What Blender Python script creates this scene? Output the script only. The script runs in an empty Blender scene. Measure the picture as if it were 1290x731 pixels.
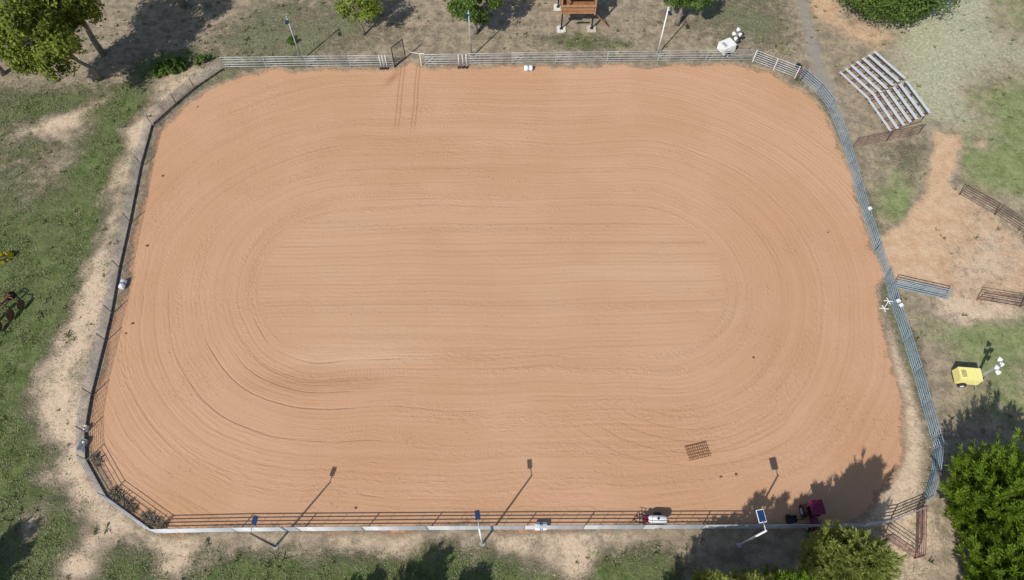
import bpy, math, random
import numpy as np
from mathutils import Vector, Matrix
C = bpy.context
scene = C.scene
R = math.radians
random.seed(5)

# ------------------------------------------------------------ camera, world, sun
H, TILT, FPX = 56.0, R(28), 890.0
cam = bpy.data.cameras.new('camera'); cam.lens = FPX / 1290 * 36; cam.clip_end = 9000
camo = bpy.data.objects.new('camera', cam); scene.collection.objects.link(camo)
camo.location = (0, 0, H); camo.rotation_euler = (TILT, 0, 0)
scene.camera = camo

SUN_EL = R(44.6); SUN_DIR = Vector((.594, .804, 0)).normalized()          # the way the shadows fall
world = bpy.data.worlds.new('World'); scene.world = world; world.use_nodes = True
wn = world.node_tree
sky = wn.nodes.new('ShaderNodeTexSky'); sky.sky_type = 'NISHITA'; sky.sun_disc = False
sky.sun_elevation = SUN_EL; sky.sun_rotation = math.atan2(-SUN_DIR.x, -SUN_DIR.y) % (2 * math.pi)
wn.links.new(sky.outputs[0], wn.nodes['Background'].inputs[0])
wn.nodes['Background'].inputs[1].default_value = 0.11
sl = bpy.data.lights.new('sun', 'SUN'); sl.energy = 4.4; sl.angle = R(.53); sl.color = (1, .95, .87)
so = bpy.data.objects.new('sun', sl); scene.collection.objects.link(so)
so.rotation_euler = Vector((SUN_DIR.x * math.cos(SUN_EL), SUN_DIR.y * math.cos(SUN_EL), -math.sin(SUN_EL))).to_track_quat('-Z', 'Y').to_euler()
so.location = (-40, -50, 80)
scene.view_settings.view_transform = 'Standard'; scene.view_settings.look = 'None'
scene.view_settings.exposure = 0.0; scene.view_settings.gamma = 1.0
try: scene.view_settings.use_curve_mapping = False
except Exception: pass

# ------------------------------------------------------------ survey helpers
def g(px, py, z=0.0):
    """survey reading: the point of the place at height z seen at photo position px, py"""
    d = Vector(((px - 645) / FPX, math.sin(TILT) + (365.5 - py) / FPX * math.cos(TILT),
                -math.cos(TILT) + (365.5 - py) / FPX * math.sin(TILT)))
    t = (z - H) / d.z
    return Vector((d.x * t, d.y * t, z))

# ------------------------------------------------------------ node helpers
class NB:
    def __init__(s, m): s.nt = m.node_tree
    def n(s, t, **kw):
        nd = s.nt.nodes.new(t)
        for k, v in kw.items(): setattr(nd, k, v)
        return nd
    def put(s, sock, v):
        if v is None: return
        if isinstance(v, bpy.types.NodeSocket): s.nt.links.new(v, sock)
        else:
            try: sock.default_value = v
            except Exception: sock.default_value = tuple(v) + (1,)
    def m(s, op, a, b=None, c=None, clamp=False):
        nd = s.n('ShaderNodeMath', operation=op); nd.use_clamp = clamp
        for i, v in enumerate((a, b, c)): s.put(nd.inputs[i], v)
        return nd.outputs[0]
    def add(s, a, b): return s.m('ADD', a, b)
    def sub(s, a, b): return s.m('SUBTRACT', a, b)
    def mul(s, a, b): return s.m('MULTIPLY', a, b)
    def sstep(s, v, lo, hi, a=0.0, b=1.0):
        nd = s.n('ShaderNodeMapRange', interpolation_type='SMOOTHSTEP')
        for i, x in enumerate((v, lo, hi, a, b)): s.put(nd.inputs[i], x)
        return nd.outputs[0]
    def noise(s, vec, scale, detail=4, rough=.55, dist=0.0):
        nd = s.n('ShaderNodeTexNoise'); s.put(nd.inputs['Vector'], vec)
        nd.inputs['Scale'].default_value = scale; nd.inputs['Detail'].default_value = detail
        nd.inputs['Roughness'].default_value = rough; nd.inputs['Distortion'].default_value = dist
        return nd.outputs[0]
    def mix(s, f, a, b):
        nd = s.n('ShaderNodeMix', data_type='RGBA'); s.put(nd.inputs[0], f)
        s.put(nd.inputs[6], a); s.put(nd.inputs[7], b); return nd.outputs[2]
    def scale_rgb(s, col, f):
        nd = s.n('ShaderNodeVectorMath', operation='SCALE'); s.put(nd.inputs[0], col); s.put(nd.inputs[3], f); return nd.outputs[0]
    def comb(s, x, y, z=0.0):
        nd = s.n('ShaderNodeCombineXYZ'); s.put(nd.inputs[0], x); s.put(nd.inputs[1], y); s.put(nd.inputs[2], z); return nd.outputs[0]
    def gauss(s, v, w):                                                   # exp(-(v/w)^2)
        q = s.m('DIVIDE', v, w); return s.m('EXPONENT', s.mul(s.mul(q, q), -1.0))

def newmat(name):
    m = bpy.data.materials.new(name); m.use_nodes = True
    b = m.node_tree.nodes['Principled BSDF']
    return m, NB(m), b

def mat(name, col, rough=.6, metal=0.0, var=.25, scale=6.0, dirt=None, dirt_amt=.45, bump=.0, spec=None):
    m, n, b = newmat(name)
    tc = n.n('ShaderNodeTexCoord').outputs['Object']
    f = n.noise(tc, scale, 5, .6)
    c = n.scale_rgb(tuple(col), n.sstep(f, .2, .8, 1 - var, 1 + var))
    if dirt:
        f2 = n.noise(tc, scale * .45, 6, .65)
        c = n.mix(n.sstep(f2, dirt_amt, dirt_amt + .22), c, tuple(dirt) + (1,))
    n.put(b.inputs['Base Color'], c)
    b.inputs['Roughness'].default_value = rough; b.inputs['Metallic'].default_value = metal
    if spec is not None: b.inputs['Specular IOR Level'].default_value = spec
    if bump:
        bn = n.n('ShaderNodeBump'); n.put(bn.inputs['Height'], n.noise(tc, scale * 3, 4)); bn.inputs['Strength'].default_value = bump
        bn.inputs['Distance'].default_value = .02; n.put(b.inputs['Normal'], bn.outputs[0])
    return m

def leafmat(name, cols, trans=.25):
    m, n, b = newmat(name)
    geo = n.n('ShaderNodeNewGeometry'); rnd = geo.outputs['Random Per Island']
    big = n.noise(geo.outputs['Position'], .55, 3)
    f = n.add(n.mul(rnd, .6), n.mul(big, .55))
    cr = n.n('ShaderNodeValToRGB'); e = cr.color_ramp.elements
    e[0].position = .12; e[0].color = tuple(cols[0]) + (1,); e[1].position = .95; e[1].color = tuple(cols[-1]) + (1,)
    for i, c in enumerate(cols[1:-1]):
        k = cr.color_ramp.elements.new(.12 + .83 * (i + 1) / (len(cols) - 1)); k.color = tuple(c) + (1,)
    n.put(cr.inputs[0], f)
    n.put(b.inputs['Base Color'], cr.outputs[0]); b.inputs['Roughness'].default_value = .6
    b.inputs['Specular IOR Level'].default_value = .25
    t = n.n('ShaderNodeBsdfTranslucent'); n.put(t.inputs[0], n.scale_rgb(cr.outputs[0], 1.25))
    mx = n.n('ShaderNodeMixShader'); mx.inputs[0].default_value = trans
    n.nt.links.new(b.outputs[0], mx.inputs[1]); n.nt.links.new(t.outputs[0], mx.inputs[2])
    n.nt.links.new(mx.outputs[0], n.nt.nodes['Material Output'].inputs[0])
    return m

# ------------------------------------------------------------ ground sheet
def axis(lo, hi, step, far):
    core = np.arange(lo, hi + 1e-6, step)
    ext, s, v = [], step, hi
    while v < far: s *= 1.35; v += s; ext.append(v)
    ext2, s, v = [], step, lo
    while v > -far: s *= 1.35; v -= s; ext2.append(v)
    return np.concatenate([np.array(ext2[::-1]), core, np.array(ext)])
GX = axis(-66, 66, .25, 4000); GY = axis(0, 78, .25, 4000)
XX, YY = np.meshgrid(GX, GY)                                              # rows follow y
PX, PY = XX.ravel(), YY.ravel()
rng = np.random.default_rng(11)

def vnoise(x, y, sc, seed):
    """smooth value noise on the plan"""
    r = np.random.default_rng(seed); T = r.random((64, 64))
    u, v = x * sc, y * sc
    i, j = np.floor(u).astype(int), np.floor(v).astype(int); fu, fv = u - i, v - j
    fu, fv = fu * fu * (3 - 2 * fu), fv * fv * (3 - 2 * fv)
    a, b = T[i % 64, j % 64], T[(i + 1) % 64, j % 64]; c, d = T[i % 64, (j + 1) % 64], T[(i + 1) % 64, (j + 1) % 64]
    return (a * (1 - fu) + b * fu) * (1 - fv) + (c * (1 - fu) + d * fu) * fv
def polysd(x, y, pts):
    """signed distance (inside positive) of plan points to a polygon"""
    d = np.full(x.shape, 1e9); ins = np.zeros(x.shape, bool)
    n = len(pts)
    for k in range(n):
        ax, ay = pts[k]; bx, by = pts[(k + 1) % n]
        ex, ey = bx - ax, by - ay
        t = np.clip(((x - ax) * ex + (y - ay) * ey) / (ex * ex + ey * ey + 1e-12), 0, 1)
        d = np.minimum(d, np.hypot(x - ax - t * ex, y - ay - t * ey))
        c = ((ay > y) != (by > y)) & (x < ex * (y - ay) / (ey if abs(ey) > 1e-9 else 1e-9) + ax)
        ins ^= c
    return np.where(ins, d, -d)
def plan(pix): return [tuple(g(*p).xy) for p in pix]
wob = (vnoise(PX, PY, .35, 1) - .5) * 1.6 + (vnoise(PX, PY, 1.1, 2) - .5) * .9
W = np.zeros((len(PX), 9)); ARENA, SAND, GREEN, OLIVE, DRY, GREY, ORANGE, PALE, TURF = range(9)
def paint(k, pix, soft=.8, amt=1.0, rough=1.0, off=0.0):
    m = np.clip((polysd(PX, PY, plan(pix)) + off + wob * rough) / (soft * 1.9) * .5 + .5, 0, 1) * amt
    W[:] = W * (1 - m)[:, None]; W[:, k] += m
def line(k, pix, width, soft=.5, amt=1.0, rough=.6):
    pts = plan(pix); d = np.full(PX.shape, 1e9)
    for (ax, ay), (bx, by) in zip(pts[:-1], pts[1:]):
        ex, ey = bx - ax, by - ay
        t = np.clip(((PX - ax) * ex + (PY - ay) * ey) / (ex * ex + ey * ey), 0, 1)
        d = np.minimum(d, np.hypot(PX - ax - t * ex, PY - ay - t * ey))
    m = np.clip((width / 2 - d + wob * rough) / (soft * 1.9) * .5 + .5, 0, 1) * amt
    W[:] = W * (1 - m)[:, None]; W[:, k] += m
def spot(k, px, py, rx, ry, amt=1.0, rough=1.0, soft=1.0):
    c = g(px, py); d = np.hypot((PX - c.x) / rx, (PY - c.y) / ry)
    m = np.clip(((1 - d) * min(rx, ry) + wob * rough) / (soft * 1.9) * .5 + .5, 0, 1) * amt
    W[:] = W * (1 - m)[:, None]; W[:, k] += m

W[:, DRY] = 1
# west meadow
paint(GREEN, [(-400, 95), (60, 98), (150, 110), (190, 105), (170, 190), (140, 300), (110, 420), (40, 500), (85, 590), (150, 668), (190, 676), (640, 674), (880, 672), (880, 900), (-400, 900)], 1.5)
paint(OLIVE, [(-300, 95), (70, 98), (60, 150), (45, 230), (40, 260), (-300, 240)], 3, .55)
paint(OLIVE, [(-200, 380), (60, 380), (60, 420), (-200, 460)], 3, .25)
paint(OLIVE, [(190, 672), (520, 672), (500, 700), (420, 690), (210, 690)], 1.2, .7)
paint(OLIVE, [(560, 672), (880, 672), (860, 686), (600, 688)], 1.2, .65)
paint(OLIVE, [(60, 600), (130, 640), (170, 690), (60, 690), (20, 640)], 2, .45)
paint(SAND, [(30, 168), (75, 143), (130, 118), (175, 104), (215, 98), (190, 118), (140, 130), (110, 150), (60, 172)], .8, .9)
paint(SAND, [(100, 155), (130, 150), (110, 185), (85, 230), (52, 235), (55, 215), (75, 185)], 1.2, .55)
paint(DRY, [(60, 165), (110, 160), (90, 210), (55, 230), (30, 260), (30, 200)], 2, .5)
for p in ((95, 712, 1.6, 1.1), (218, 716, 1.0, .6), (722, 700, .8, 1.7), (705, 716, 1.8, .6), (40, 655, .7, 1.0), (60, 600, .8, .5)): spot(SAND, *p, amt=.85, rough=.6, soft=.7)
# north strip
paint(DRY, [(-300, -300), (1040, -300), (1040, 70), (940, 68), (560, 70), (280, 74), (170, 98), (60, 95), (-300, 92)], 1.5)
for (x, y, rx, ry, a) in ((380, 55, 6, 2.6, .7), (430, 15, 5, 4, .55), (330, 20, 4, 4, .4), (300, 62, 3, 1.4, .5), (560, 52, 4, 1.8, .35), (650, 20, 2, 3, .3), (960, 20, 5, 4, .6), (935, 50, 3, 2, .3), (890, 15, 4, 3, .4), (800, 20, 3, 4, .25), (1070, 45, 2.5, 2, .4)):
    spot(OLIVE, x, y, rx, ry, a, 1.2, 2)
spot(GREEN, 715, 53, 3.2, .9, .8, .5); spot(GREEN, 780, 55, 3, .7, .4, .6)
spot(GREEN, 215, 82, 3.2, 1.4, .95, .8); spot(GREEN, 258, 76, 2.2, .9, .8, .6); spot(GREEN, 165, 120, 2.4, 2.0, .8, .8)
spot(ORANGE, 705, 18, 3, 2, .25); spot(ORANGE, 640, 8, 2, 2, .3); spot(ORANGE, 835, 63, 1.2, .5, .5, .3)
# east side
paint(PALE, [(1070, -300), (1700, -300), (1700, 560), (1190, 560), (1110, 300), (1070, 185), (1110, 160), (1100, 60)], 3, .68)
paint(OLIVE, [(1075, 190), (1160, 165), (1190, 165), (1170, 230), (1150, 280), (1108, 300)], 1.5, .75)
spot(OLIVE, 1240, 30, 5, 2.2, .5); spot(OLIVE, 1130, 80, 3, 2.4, .4); spot(OLIVE, 1255, 110, 3, 5, .4); spot(OLIVE, 1240, 470, 5, 4, .55)
paint(PALE, [(1170, -300), (1290, 20), (1250, 90), (1240, 170), (1170, 140), (1100, 60), (1140, 0)], 4, .6)
paint(DRY, [(1020, 60), (1060, 70), (1125, 150), (1080, 178), (1050, 120)], 1.5, .9)
paint(TURF, [(1190, 165), (1290, 60), (1400, 60), (1400, 300), (1290, 290), (1215, 235)], 3, .5); spot(TURF, 1290, 10, 4, 4, .5); spot(TURF, 1275, 130, 3.5, 4, .45); spot(TURF, 1255, 200, 6, 3, .5); spot(TURF, 1125, 245, 2.6, 4.6, .75); spot(TURF, 1260, 225, 3.5, 1.6, .6)
spot(TURF, 1230, 412, 6.0, 2.2, .7); spot(TURF, 1160, 420, 1.2, 1.6, .4); spot(DRY, 1095, 215, 1.4, 1.6, .8, .6); spot(DRY, 1185, 440, 2.4, 2, .7); spot(DRY, 1165, 395, 2.2, 1.2, .7)
paint(TURF, [(1190, 400), (1320, 395), (1320, 540), (1190, 545), (1185, 500), (1165, 430)], 2, .7)
spot(DRY, 1200, 478, 2.0, 1.2, .65)
paint(DRY, [(1165, 420), (1195, 440), (1205, 500), (1195, 560), (1180, 540)], 1.5, .4)
spot(SAND, 1215, 388, 2.6, 1.0, .65, 1, .6); spot(SAND, 1240, 395, 1.6, .7, .5)
paint(DRY, [(1120, 660), (1160, 640), (1190, 560), (1400, 600), (1400, 900), (900, 900), (870, 672), (1100, 672)], 1.5, .9)
paint(SAND, [(1085, 672), (1120, 662), (1160, 645), (1178, 600), (1186, 640), (1170, 730), (1100, 730)], 1.5, .55)
spot(SAND, 1150, 700, 1.8, 2.2, .4)
paint(ORANGE, [(1000, -60), (1062, -60), (1060, 18), (1095, 40), (1120, 45), (1108, 58), (1075, 52), (1045, 32), (1020, 15)], 1.4, .95)
# worn trail to the east gate
paint(ORANGE, [(1184, 168), (1210, 172), (1209, 190), (1200, 235), (1235, 262), (1280, 300), (1320, 330), (1320, 366), (1235, 376), (1180, 366), (1120, 352), (1106, 296), (1146, 284), (1163, 240), (1172, 200)], .35, 1, .6, .12)
paint(SAND, [(1205, 240), (1240, 265), (1290, 310), (1290, 362), (1220, 372), (1190, 350), (1215, 300)], 2.5, .8)
spot(ORANGE, 1238, 182, .5, .5, .9, .2, .4)
# strips beside the fence
paint(SAND, [(285, 84), (240, 104), (205, 130), (182, 165), (165, 215), (150, 290), (135, 340), (118, 410), (104, 470), (95, 540), (100, 590), (130, 632), (185, 675), (560, 672), (880, 670), (880, 675), (700, 679), (540, 677), (420, 675), (260, 676), (190, 681), (150, 668), (112, 640), (95, 605), (80, 565), (56, 520), (48, 488), (78, 442), (94, 400), (110, 350), (126, 300), (137, 262), (157, 200), (166, 165), (190, 135), (215, 102), (262, 82)], .9, 1, 1.5)
paint(DRY, [(190, 105), (222, 100), (200, 130), (175, 150)], 1, .4)
paint(OLIVE, [(290, 84), (500, 82), (560, 84), (940, 76), (1000, 96), (1045, 130), (1075, 210), (1100, 290), (1106, 320), (1085, 260), (1058, 195), (1030, 140), (985, 104), (930, 88), (500, 90), (330, 92), (250, 120), (220, 146), (205, 165), (192, 215), (178, 240), (196, 160), (240, 112)], .5, .75, .5)
paint(SAND, [(300, 92), (500, 88), (700, 87), (930, 83), (985, 97), (1000, 115), (960, 98), (700, 92), (300, 99)], .5, .8, .5)
paint(OLIVE, [(1113, 345), (1128, 380), (1152, 460), (1176, 550), (1172, 560), (1166, 550), (1150, 495), (1128, 430), (1108, 372), (1102, 355)], .6, .8, .6)
paint(OLIVE, [(1085, 235), (1100, 285), (1098, 300), (1082, 280), (1075, 240)], .5, .7, .5)
line(GREY, [(1000, -60), (1012, 20), (1022, 50), (1030, 75), (1034, 100), (1046, 116)], 1.1, .5, .85, .4)
paint(GREY, [(1016, 20), (1030, 50), (1042, 110), (1030, 105), (1018, 55)], .6, .6, .5)
# the arena floor
ARENA_PX = [(300, 96), (340, 90), (500, 86), (518, 76), (534, 84), (700, 85), (930, 83), (975, 93), (1012, 114), (1038, 145), (1058, 190), (1080, 250), (1096, 295), (1103, 318), (1114, 346), (1107, 362), (1115, 400), (1134, 450), (1151, 500), (1160, 552), (1151, 602), (1130, 637), (1096, 663), (900, 664), (197, 668), (150, 630), (118, 580), (113, 545), (125, 490), (142, 420), (160, 340), (172, 280), (186, 225), (202, 165), (228, 140), (258, 115)]
paint(ARENA, ARENA_PX, .6, 1, .5)
paint(SAND, [(1118, 400), (1150, 475), (1170, 553), (1166, 612), (1130, 648), (1090, 660), (1112, 625), (1132, 590), (1142, 540), (1132, 480)], .8, 1, .7)
line(OLIVE, [(1118, 370), (1152, 468), (1173, 550), (1168, 612)], .9, .5, .7)
W /= W.sum(1, keepdims=True)
W = W.astype(np.float32)
def wcol(k, n=None): return W[:, k]

def sheet(name, cells=None, z=0.0, material=None):
    nx, ny = len(GX), len(GY)
    I, J = np.meshgrid(np.arange(nx - 1), np.arange(ny - 1)); a = (J * nx + I).ravel()
    quads = np.stack([a, a + 1, a + nx + 1, a + nx], 1)
    if cells is not None: quads = quads[cells[quads].all(1)]
    used, inv = np.unique(quads, return_inverse=True); quads = inv.reshape(quads.shape)
    co = np.stack([PX[used], PY[used], np.full(len(used), z)], 1).astype(np.float32)
    me = bpy.data.meshes.new(name); me.vertices.add(len(co)); me.vertices.foreach_set('co', co.ravel())
    me.loops.add(quads.size); me.loops.foreach_set('vertex_index', quads.ravel().astype(np.int32))
    me.polygons.add(len(quads)); me.polygons.foreach_set('loop_start', np.arange(0, quads.size, 4, dtype=np.int32))
    me.update(calc_edges=True)
    for nm, ks in (('cover_a', (0, 1, 2, 3)), ('cover_b', (8, 5, 6, 7))):
        at = me.attributes.new(nm, 'FLOAT_COLOR', 'POINT'); at.data.foreach_set('color', W[used][:, list(ks)].ravel())
    o = bpy.data.objects.new(name, me); scene.collection.objects.link(o); o['kind'] = 'structure'
    me.materials.append(material)
    return o

def ground_material():
    m, n, b = newmat('ground_cover')
    pos = n.n('ShaderNodeNewGeometry').outputs['Position']
    sp = n.n('ShaderNodeSeparateXYZ'); n.put(sp.inputs[0], pos); X, Y = sp.outputs[0], sp.outputs[1]
    aa = n.n('ShaderNodeAttribute', attribute_name='cover_a'); ab = n.n('ShaderNodeAttribute', attribute_name='cover_b')
    sa = n.n('ShaderNodeSeparateColor'); n.put(sa.inputs[0], aa.outputs['Color'])
    sb = n.n('ShaderNodeSeparateColor'); n.put(sb.inputs[0], ab.outputs['Color'])
    wA, wS, wG, wO = sa.outputs[0], sa.outputs[1], sa.outputs[2], aa.outputs['Alpha']
    wT, wGy, wOr, wP = sb.outputs[0], sb.outputs[1], sb.outputs[2], ab.outputs['Alpha']
    n1 = n.noise(pos, .9, 7, .68); n2 = n.noise(pos, 3.2, 6, .72); n3 = n.noise(pos, 11, 4, .7); n4 = n.noise(pos, .22, 4, .6)
    nb = n.add(n.mul(n.noise(pos, 1.3, 8, .78, .15), .65), n.mul(n.noise(pos, 6.5, 5, .7), .35))
    def ragged(w, k=2.0, soft=.24, nz=nb):
        return n.sstep(n.add(w, n.mul(n.sub(nz, .5), k)), .5 - soft, .5 + soft)
    def tone(c, a1=.25, a2=.4, a3=.55):                                  # mottling of soil and turf
        f = n.add(1.0, n.add(n.mul(n.sub(n1, .5), a1 * 2), n.add(n.mul(n.sub(n2, .5), a2 * 2), n.mul(n.sub(n3, .5), a3 * 2))))
        return n.scale_rgb(tuple(c), f)
    dry = n.mix(n.sstep(n1, .38, .62), tone(COL['dry_a']), tone(COL['dry_b']))
    dry = n.mix(n.mul(n.sstep(n2, .52, .66), n.sstep(n4, .42, .6)), dry, tone(COL['olive_a']))
    olive = n.mix(n.sstep(n2, .4, .6), tone(COL['olive_a']), tone(COL['olive_b']))
    olive = n.mix(n.sstep(nb, .58, .72), olive, tone(COL['dry_b']))
    green = n.mix(n.sstep(n1, .36, .62), tone(COL['green_a'], .25, .5, .7), tone(COL['green_b'], .25, .5, .7))
    green = n.mix(n.mul(n.sstep(n4, .42, .62), .75), green, tone(COL['olive_c']))
    green = n.mix(n.sstep(nb, .56, .68), green, tone(COL['olive_a']))
    sand = n.mix(n.sstep(nb, .35, .65), tone(COL['sand_a'], .15, .25, .25), tone(COL['sand_b'], .15, .25, .25))
    sand = n.mix(n.mul(n.sstep(n3, .62, .72), .5), sand, COL['speck'] + (1,))
    orange = n.mix(n.sstep(n1, .35, .65), tone(COL['orange_a'], .12, .2, .15), tone(COL['orange_b'], .12, .2, .15))
    grey = tone(COL['grey'], .15, .25, .2)
    pale = n.mix(n.sstep(n2, .42, .62), tone(COL['pale_a'], .2, .25, .15), tone(COL['pale_b'], .2, .25, .15))
    turf = n.mix(n.sstep(n1, .36, .64), tone(COL['turf_a'], .2, .35, .4), tone(COL['turf_b'], .2, .35, .4))
    turf = n.mix(n.sstep(nb, .56, .68), turf, tone(COL['pale_a']))
    # arena: rake lines follow laps round the middle
    cx, cy, a = -1.8, 31.0, 14.0
    lw = n.noise(pos, .06, 2, .5); lw2 = n.noise(pos, .28, 3, .5)
    qx = n.m('MAXIMUM', n.sub(n.m('ABSOLUTE', n.sub(X, cx)), a), 0.0); qy = n.sub(Y, cy)
    d0 = n.m('SQRT', n.add(n.mul(qx, qx), n.mul(qy, qy)))
    d = n.add(d0, n.add(n.mul(n.sub(lw, .5), 2.6), n.mul(n.sub(lw2, .5), .3)))
    infield = n.sstep(n.add(d0, n.mul(n.sub(lw2, .5), 1.2)), 6.6, 7.4)
    yy = n.add(n.add(Y, n.mul(X, -.012)), n.mul(n.sub(lw, .5), 1.6))
    along = n.add(n.mul(n.m('ARCTAN2', qy, n.add(qx, .01)), 13.0), X)
    rows_n = n.noise(n.comb(n.mul(d, .55), n.mul(along, .02)), 1.0, 2, .5)
    def groove(co, period, width, shift=0.0):
        fr = n.m('FRACT', n.add(n.m('DIVIDE', co, period), shift)); return n.gauss(n.mul(n.sub(fr, .5), period), width)
    def streaks(co, al, f1, f2):                                         # long thin 1-D noise along the laps
        return n.noise(n.comb(n.mul(co, f1), n.mul(al, f2), 3.7), 1.0, 3, .62)
    st = n.mix(infield, streaks(yy, X, 2.6, .035), streaks(d, along, 2.6, .035))
    st_f = n.mix(infield, streaks(yy, X, 7.0, .10), streaks(d, along, 7.0, .10))
    rk = n.m('SINE', n.mul(d, 2 * math.pi / .42)); rk_in = n.m('SINE', n.mul(yy, 2 * math.pi / .42))
    rake = n.add(n.mul(rk, infield), n.mul(rk_in, n.sub(1.0, infield)))
    sw = n.mul(n.sstep(X, 4, -16), n.sstep(Y, 34, 22))                    # deep cuts of the last laps, south-west
    g_big = n.mul(n.mul(groove(n.add(d, n.mul(n.sub(rows_n, .5), 1.6)), 1.45, .07), n.sstep(rows_n, .38, .60)), infield); brk = n.sstep(n.noise(n.comb(n.mul(d, .8), n.mul(along, .10)), 1.0, 3, .6), .46, .58); g_big = n.mul(n.mul(g_big, n.add(.22, n.mul(sw, .95))), n.add(.12, n.mul(brk, .95)))
    g_mid = n.mul(n.mul(groove(d, .95, .06, .3), n.sstep(lw2, .42, .6)), infield)
    g_in = n.mul(n.mul(groove(yy, 2.1, .10), n.sub(1.0, infield)), .8)
    dx2 = n.sub(X, 14.5); dy2 = n.mul(n.sub(Y, 21.5), 1.5)
    d2 = n.add(n.m('SQRT', n.add(n.mul(dx2, dx2), n.mul(dy2, dy2))), n.mul(n.sub(lw2, .5), .8))
    turn = n.mul(n.sstep(d2, 15, 9), n.sstep(Y, 19.5, 16.5))
    g_turn = n.mul(groove(d2, 1.5, .09), turn)
    # lug prints in a few wheel paths
    lugband = n.mul(n.sstep(groove(d, 1.7, .30, .15), .3, .8), n.sstep(n.noise(n.comb(n.mul(d, .6), n.mul(along, .12)), 1.0, 3, .6), .50, .58))
    lug = n.mul(n.mul(n.m('SINE', n.mul(n.add(along, n.add(n.mul(d, .35), n.mul(lw2, 2.0))), 2 * math.pi / .34)), n.mul(lugband, infield)), .5)
    churn = n.mul(n.sstep(n2, .5, .72), n.m('MAXIMUM', n.sstep(n.noise(pos, .16, 3, .6), .52, .66), n.mul(n.gauss(n.sub(Y, n.add(28.2, n.mul(n.sub(lw, .5), 4.0))), 1.0), n.mul(n.sstep(X, 20, 12), .9)))); churn = n.m('MAXIMUM', churn, n.mul(n.sstep(n2, .5, .7), n.mul(n.gauss(n.sub(Y, n.add(36.6, n.mul(n.sub(lw, .5), 4.0))), .7), n.mul(n.sstep(X, -22, -17), n.sstep(X, 16, 6)))))
    ruts = 0.0
    for rx in (-11.95, -10.25, -11.55, -9.9):
        r_ = n.mul(n.gauss(n.add(n.sub(X, rx), n.mul(n.sub(lw2, .5), .25)), .09), n.mul(n.sstep(Y, 47.5, 49.5), n.sstep(n2, .3, .5)))
        ruts = n.add(ruts, r_)
    crumb = n.noise(n.comb(n.mul(d, 3.6), n.mul(along, 1.7)), 1.0, 4, .7); crumb_i = n.noise(n.comb(n.mul(yy, 3.6), n.mul(X, 1.7)), 1.0, 4, .7)
    crumb = n.mix(infield, crumb_i, crumb)
    cband = n.sstep(n.mix(infield, streaks(yy, X, .9, .05), streaks(d, along, .9, .05)), .42, .62)
    crumb = n.mul(n.mul(n.sstep(crumb, .42, .66), n.add(.2, cband)), n.add(.5, n.mul(infield, n.sstep(Y, 50, 36, .3, .5))))
    fine = n.mix(infield, streaks(yy, X, 16.0, .22), streaks(d, along, 16.0, .22))
    hA = n.mul(rake, n.mul(.0021, n.add(.4, n.sstep(lw2, .4, .6))))
    for f, k in ((g_big, -.026), (g_mid, -.006), (g_in, -.008), (g_turn, -.013), (lug, .010), (churn, .020), (ruts, -.02)):
        hA = n.add(hA, n.mul(f, k))
    hA = n.add(hA, n.add(n.add(n.mul(st, .012), n.mul(fine, .008)), n.add(n.mul(st_f, .010), n.mul(crumb, .016))))
    hA = n.add(hA, n.add(n.mul(n3, .013), n.mul(n2, .009)))
    big = n.noise(pos, .10, 3, .55)
    ar = n.mix(n.sstep(big, .36, .64), COL['arena_a'] + (1,), COL['arena_b'] + (1,))
    groove_shade = n.add(n.mul(g_big, .42), n.add(n.mul(g_mid, .10), n.add(n.mul(g_in, .16), n.add(n.mul(g_turn, .35), n.add(n.mul(ruts, .6), n.mul(churn, .25))))))  # shade of grooves and ruts put into the colour, with churned soil
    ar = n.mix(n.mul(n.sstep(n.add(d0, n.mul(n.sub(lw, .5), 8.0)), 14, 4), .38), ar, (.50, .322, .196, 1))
    ar = n.mix(n.m('MULTIPLY', groove_shade, 1.0, clamp=True), ar, COL['arena_damp_shade'] + (1,))
    ar = n.mix(n.mul(n.sstep(st, .50, .68), .16), ar, COL['arena_damp_shade'] + (1,))
    ar = n.mix(n.mul(n.sstep(st, .48, .32), .14), ar, COL['arena_dry'] + (1,))
    # the dried-out crust and the freshly turned soil beside it
    e1 = n.gauss(n.add(n.sub(Y, 23.4), n.mul(n.sub(lw2, .5), 1.5)), .9); e1 = n.mul(e1, n.mul(n.sstep(X, -21, -17), n.sstep(X, -4, -10)))
    e3 = n.mul(n.gauss(n.sub(Y, 31.6), .8), n.mul(n.sstep(X, 1, 7), n.sstep(X, 20, 15)))
    ar = n.mix(n.mul(n.m('MAXIMUM', e1, n.mul(e3, .6)), n.sstep(n.add(st_f, n.mul(fine, .4)), .55, .85, .15, .75)), ar, COL['arena_dry'] + (1,))
    e2 = n.mul(n.gauss(n.add(n.sub(Y, 20.9), n.mul(n.sub(lw2, .5), 2.0)), 1.1), n.mul(n.sstep(X, -25, -20), n.sstep(X, -7, -14)))
    ar = n.mix(n.mul(e2, n.sstep(st_f, .35, .65, .0, .5)), ar, COL['arena_damp_shade'] + (1,))
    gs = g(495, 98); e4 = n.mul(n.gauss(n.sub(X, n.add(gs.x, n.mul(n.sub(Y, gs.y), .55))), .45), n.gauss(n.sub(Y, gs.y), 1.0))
    ar = n.mix(n.mul(e4, .8), ar, COL['arena_damp_shade'] + (1,))  # darker slanted patch below the open gate
    ar = n.scale_rgb(ar, n.add(1.0, n.add(n.mul(n.sub(n3, .5), .34), n.mul(n.sub(n2, .5), .2))))
    col = dry
    for w, c, k in ((wO, olive, 2.2), (wG, green, 2.2), (wP, pale, 1.6), (wT, turf, 1.8), (wS, sand, 2.2), (wOr, orange, 1.6), (wGy, grey, 1.2)):
        col = n.mix(ragged(w, k), col, c)
    fA = ragged(wA, 1.3, .15)
    col = n.mix(fA, col, ar)
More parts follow.
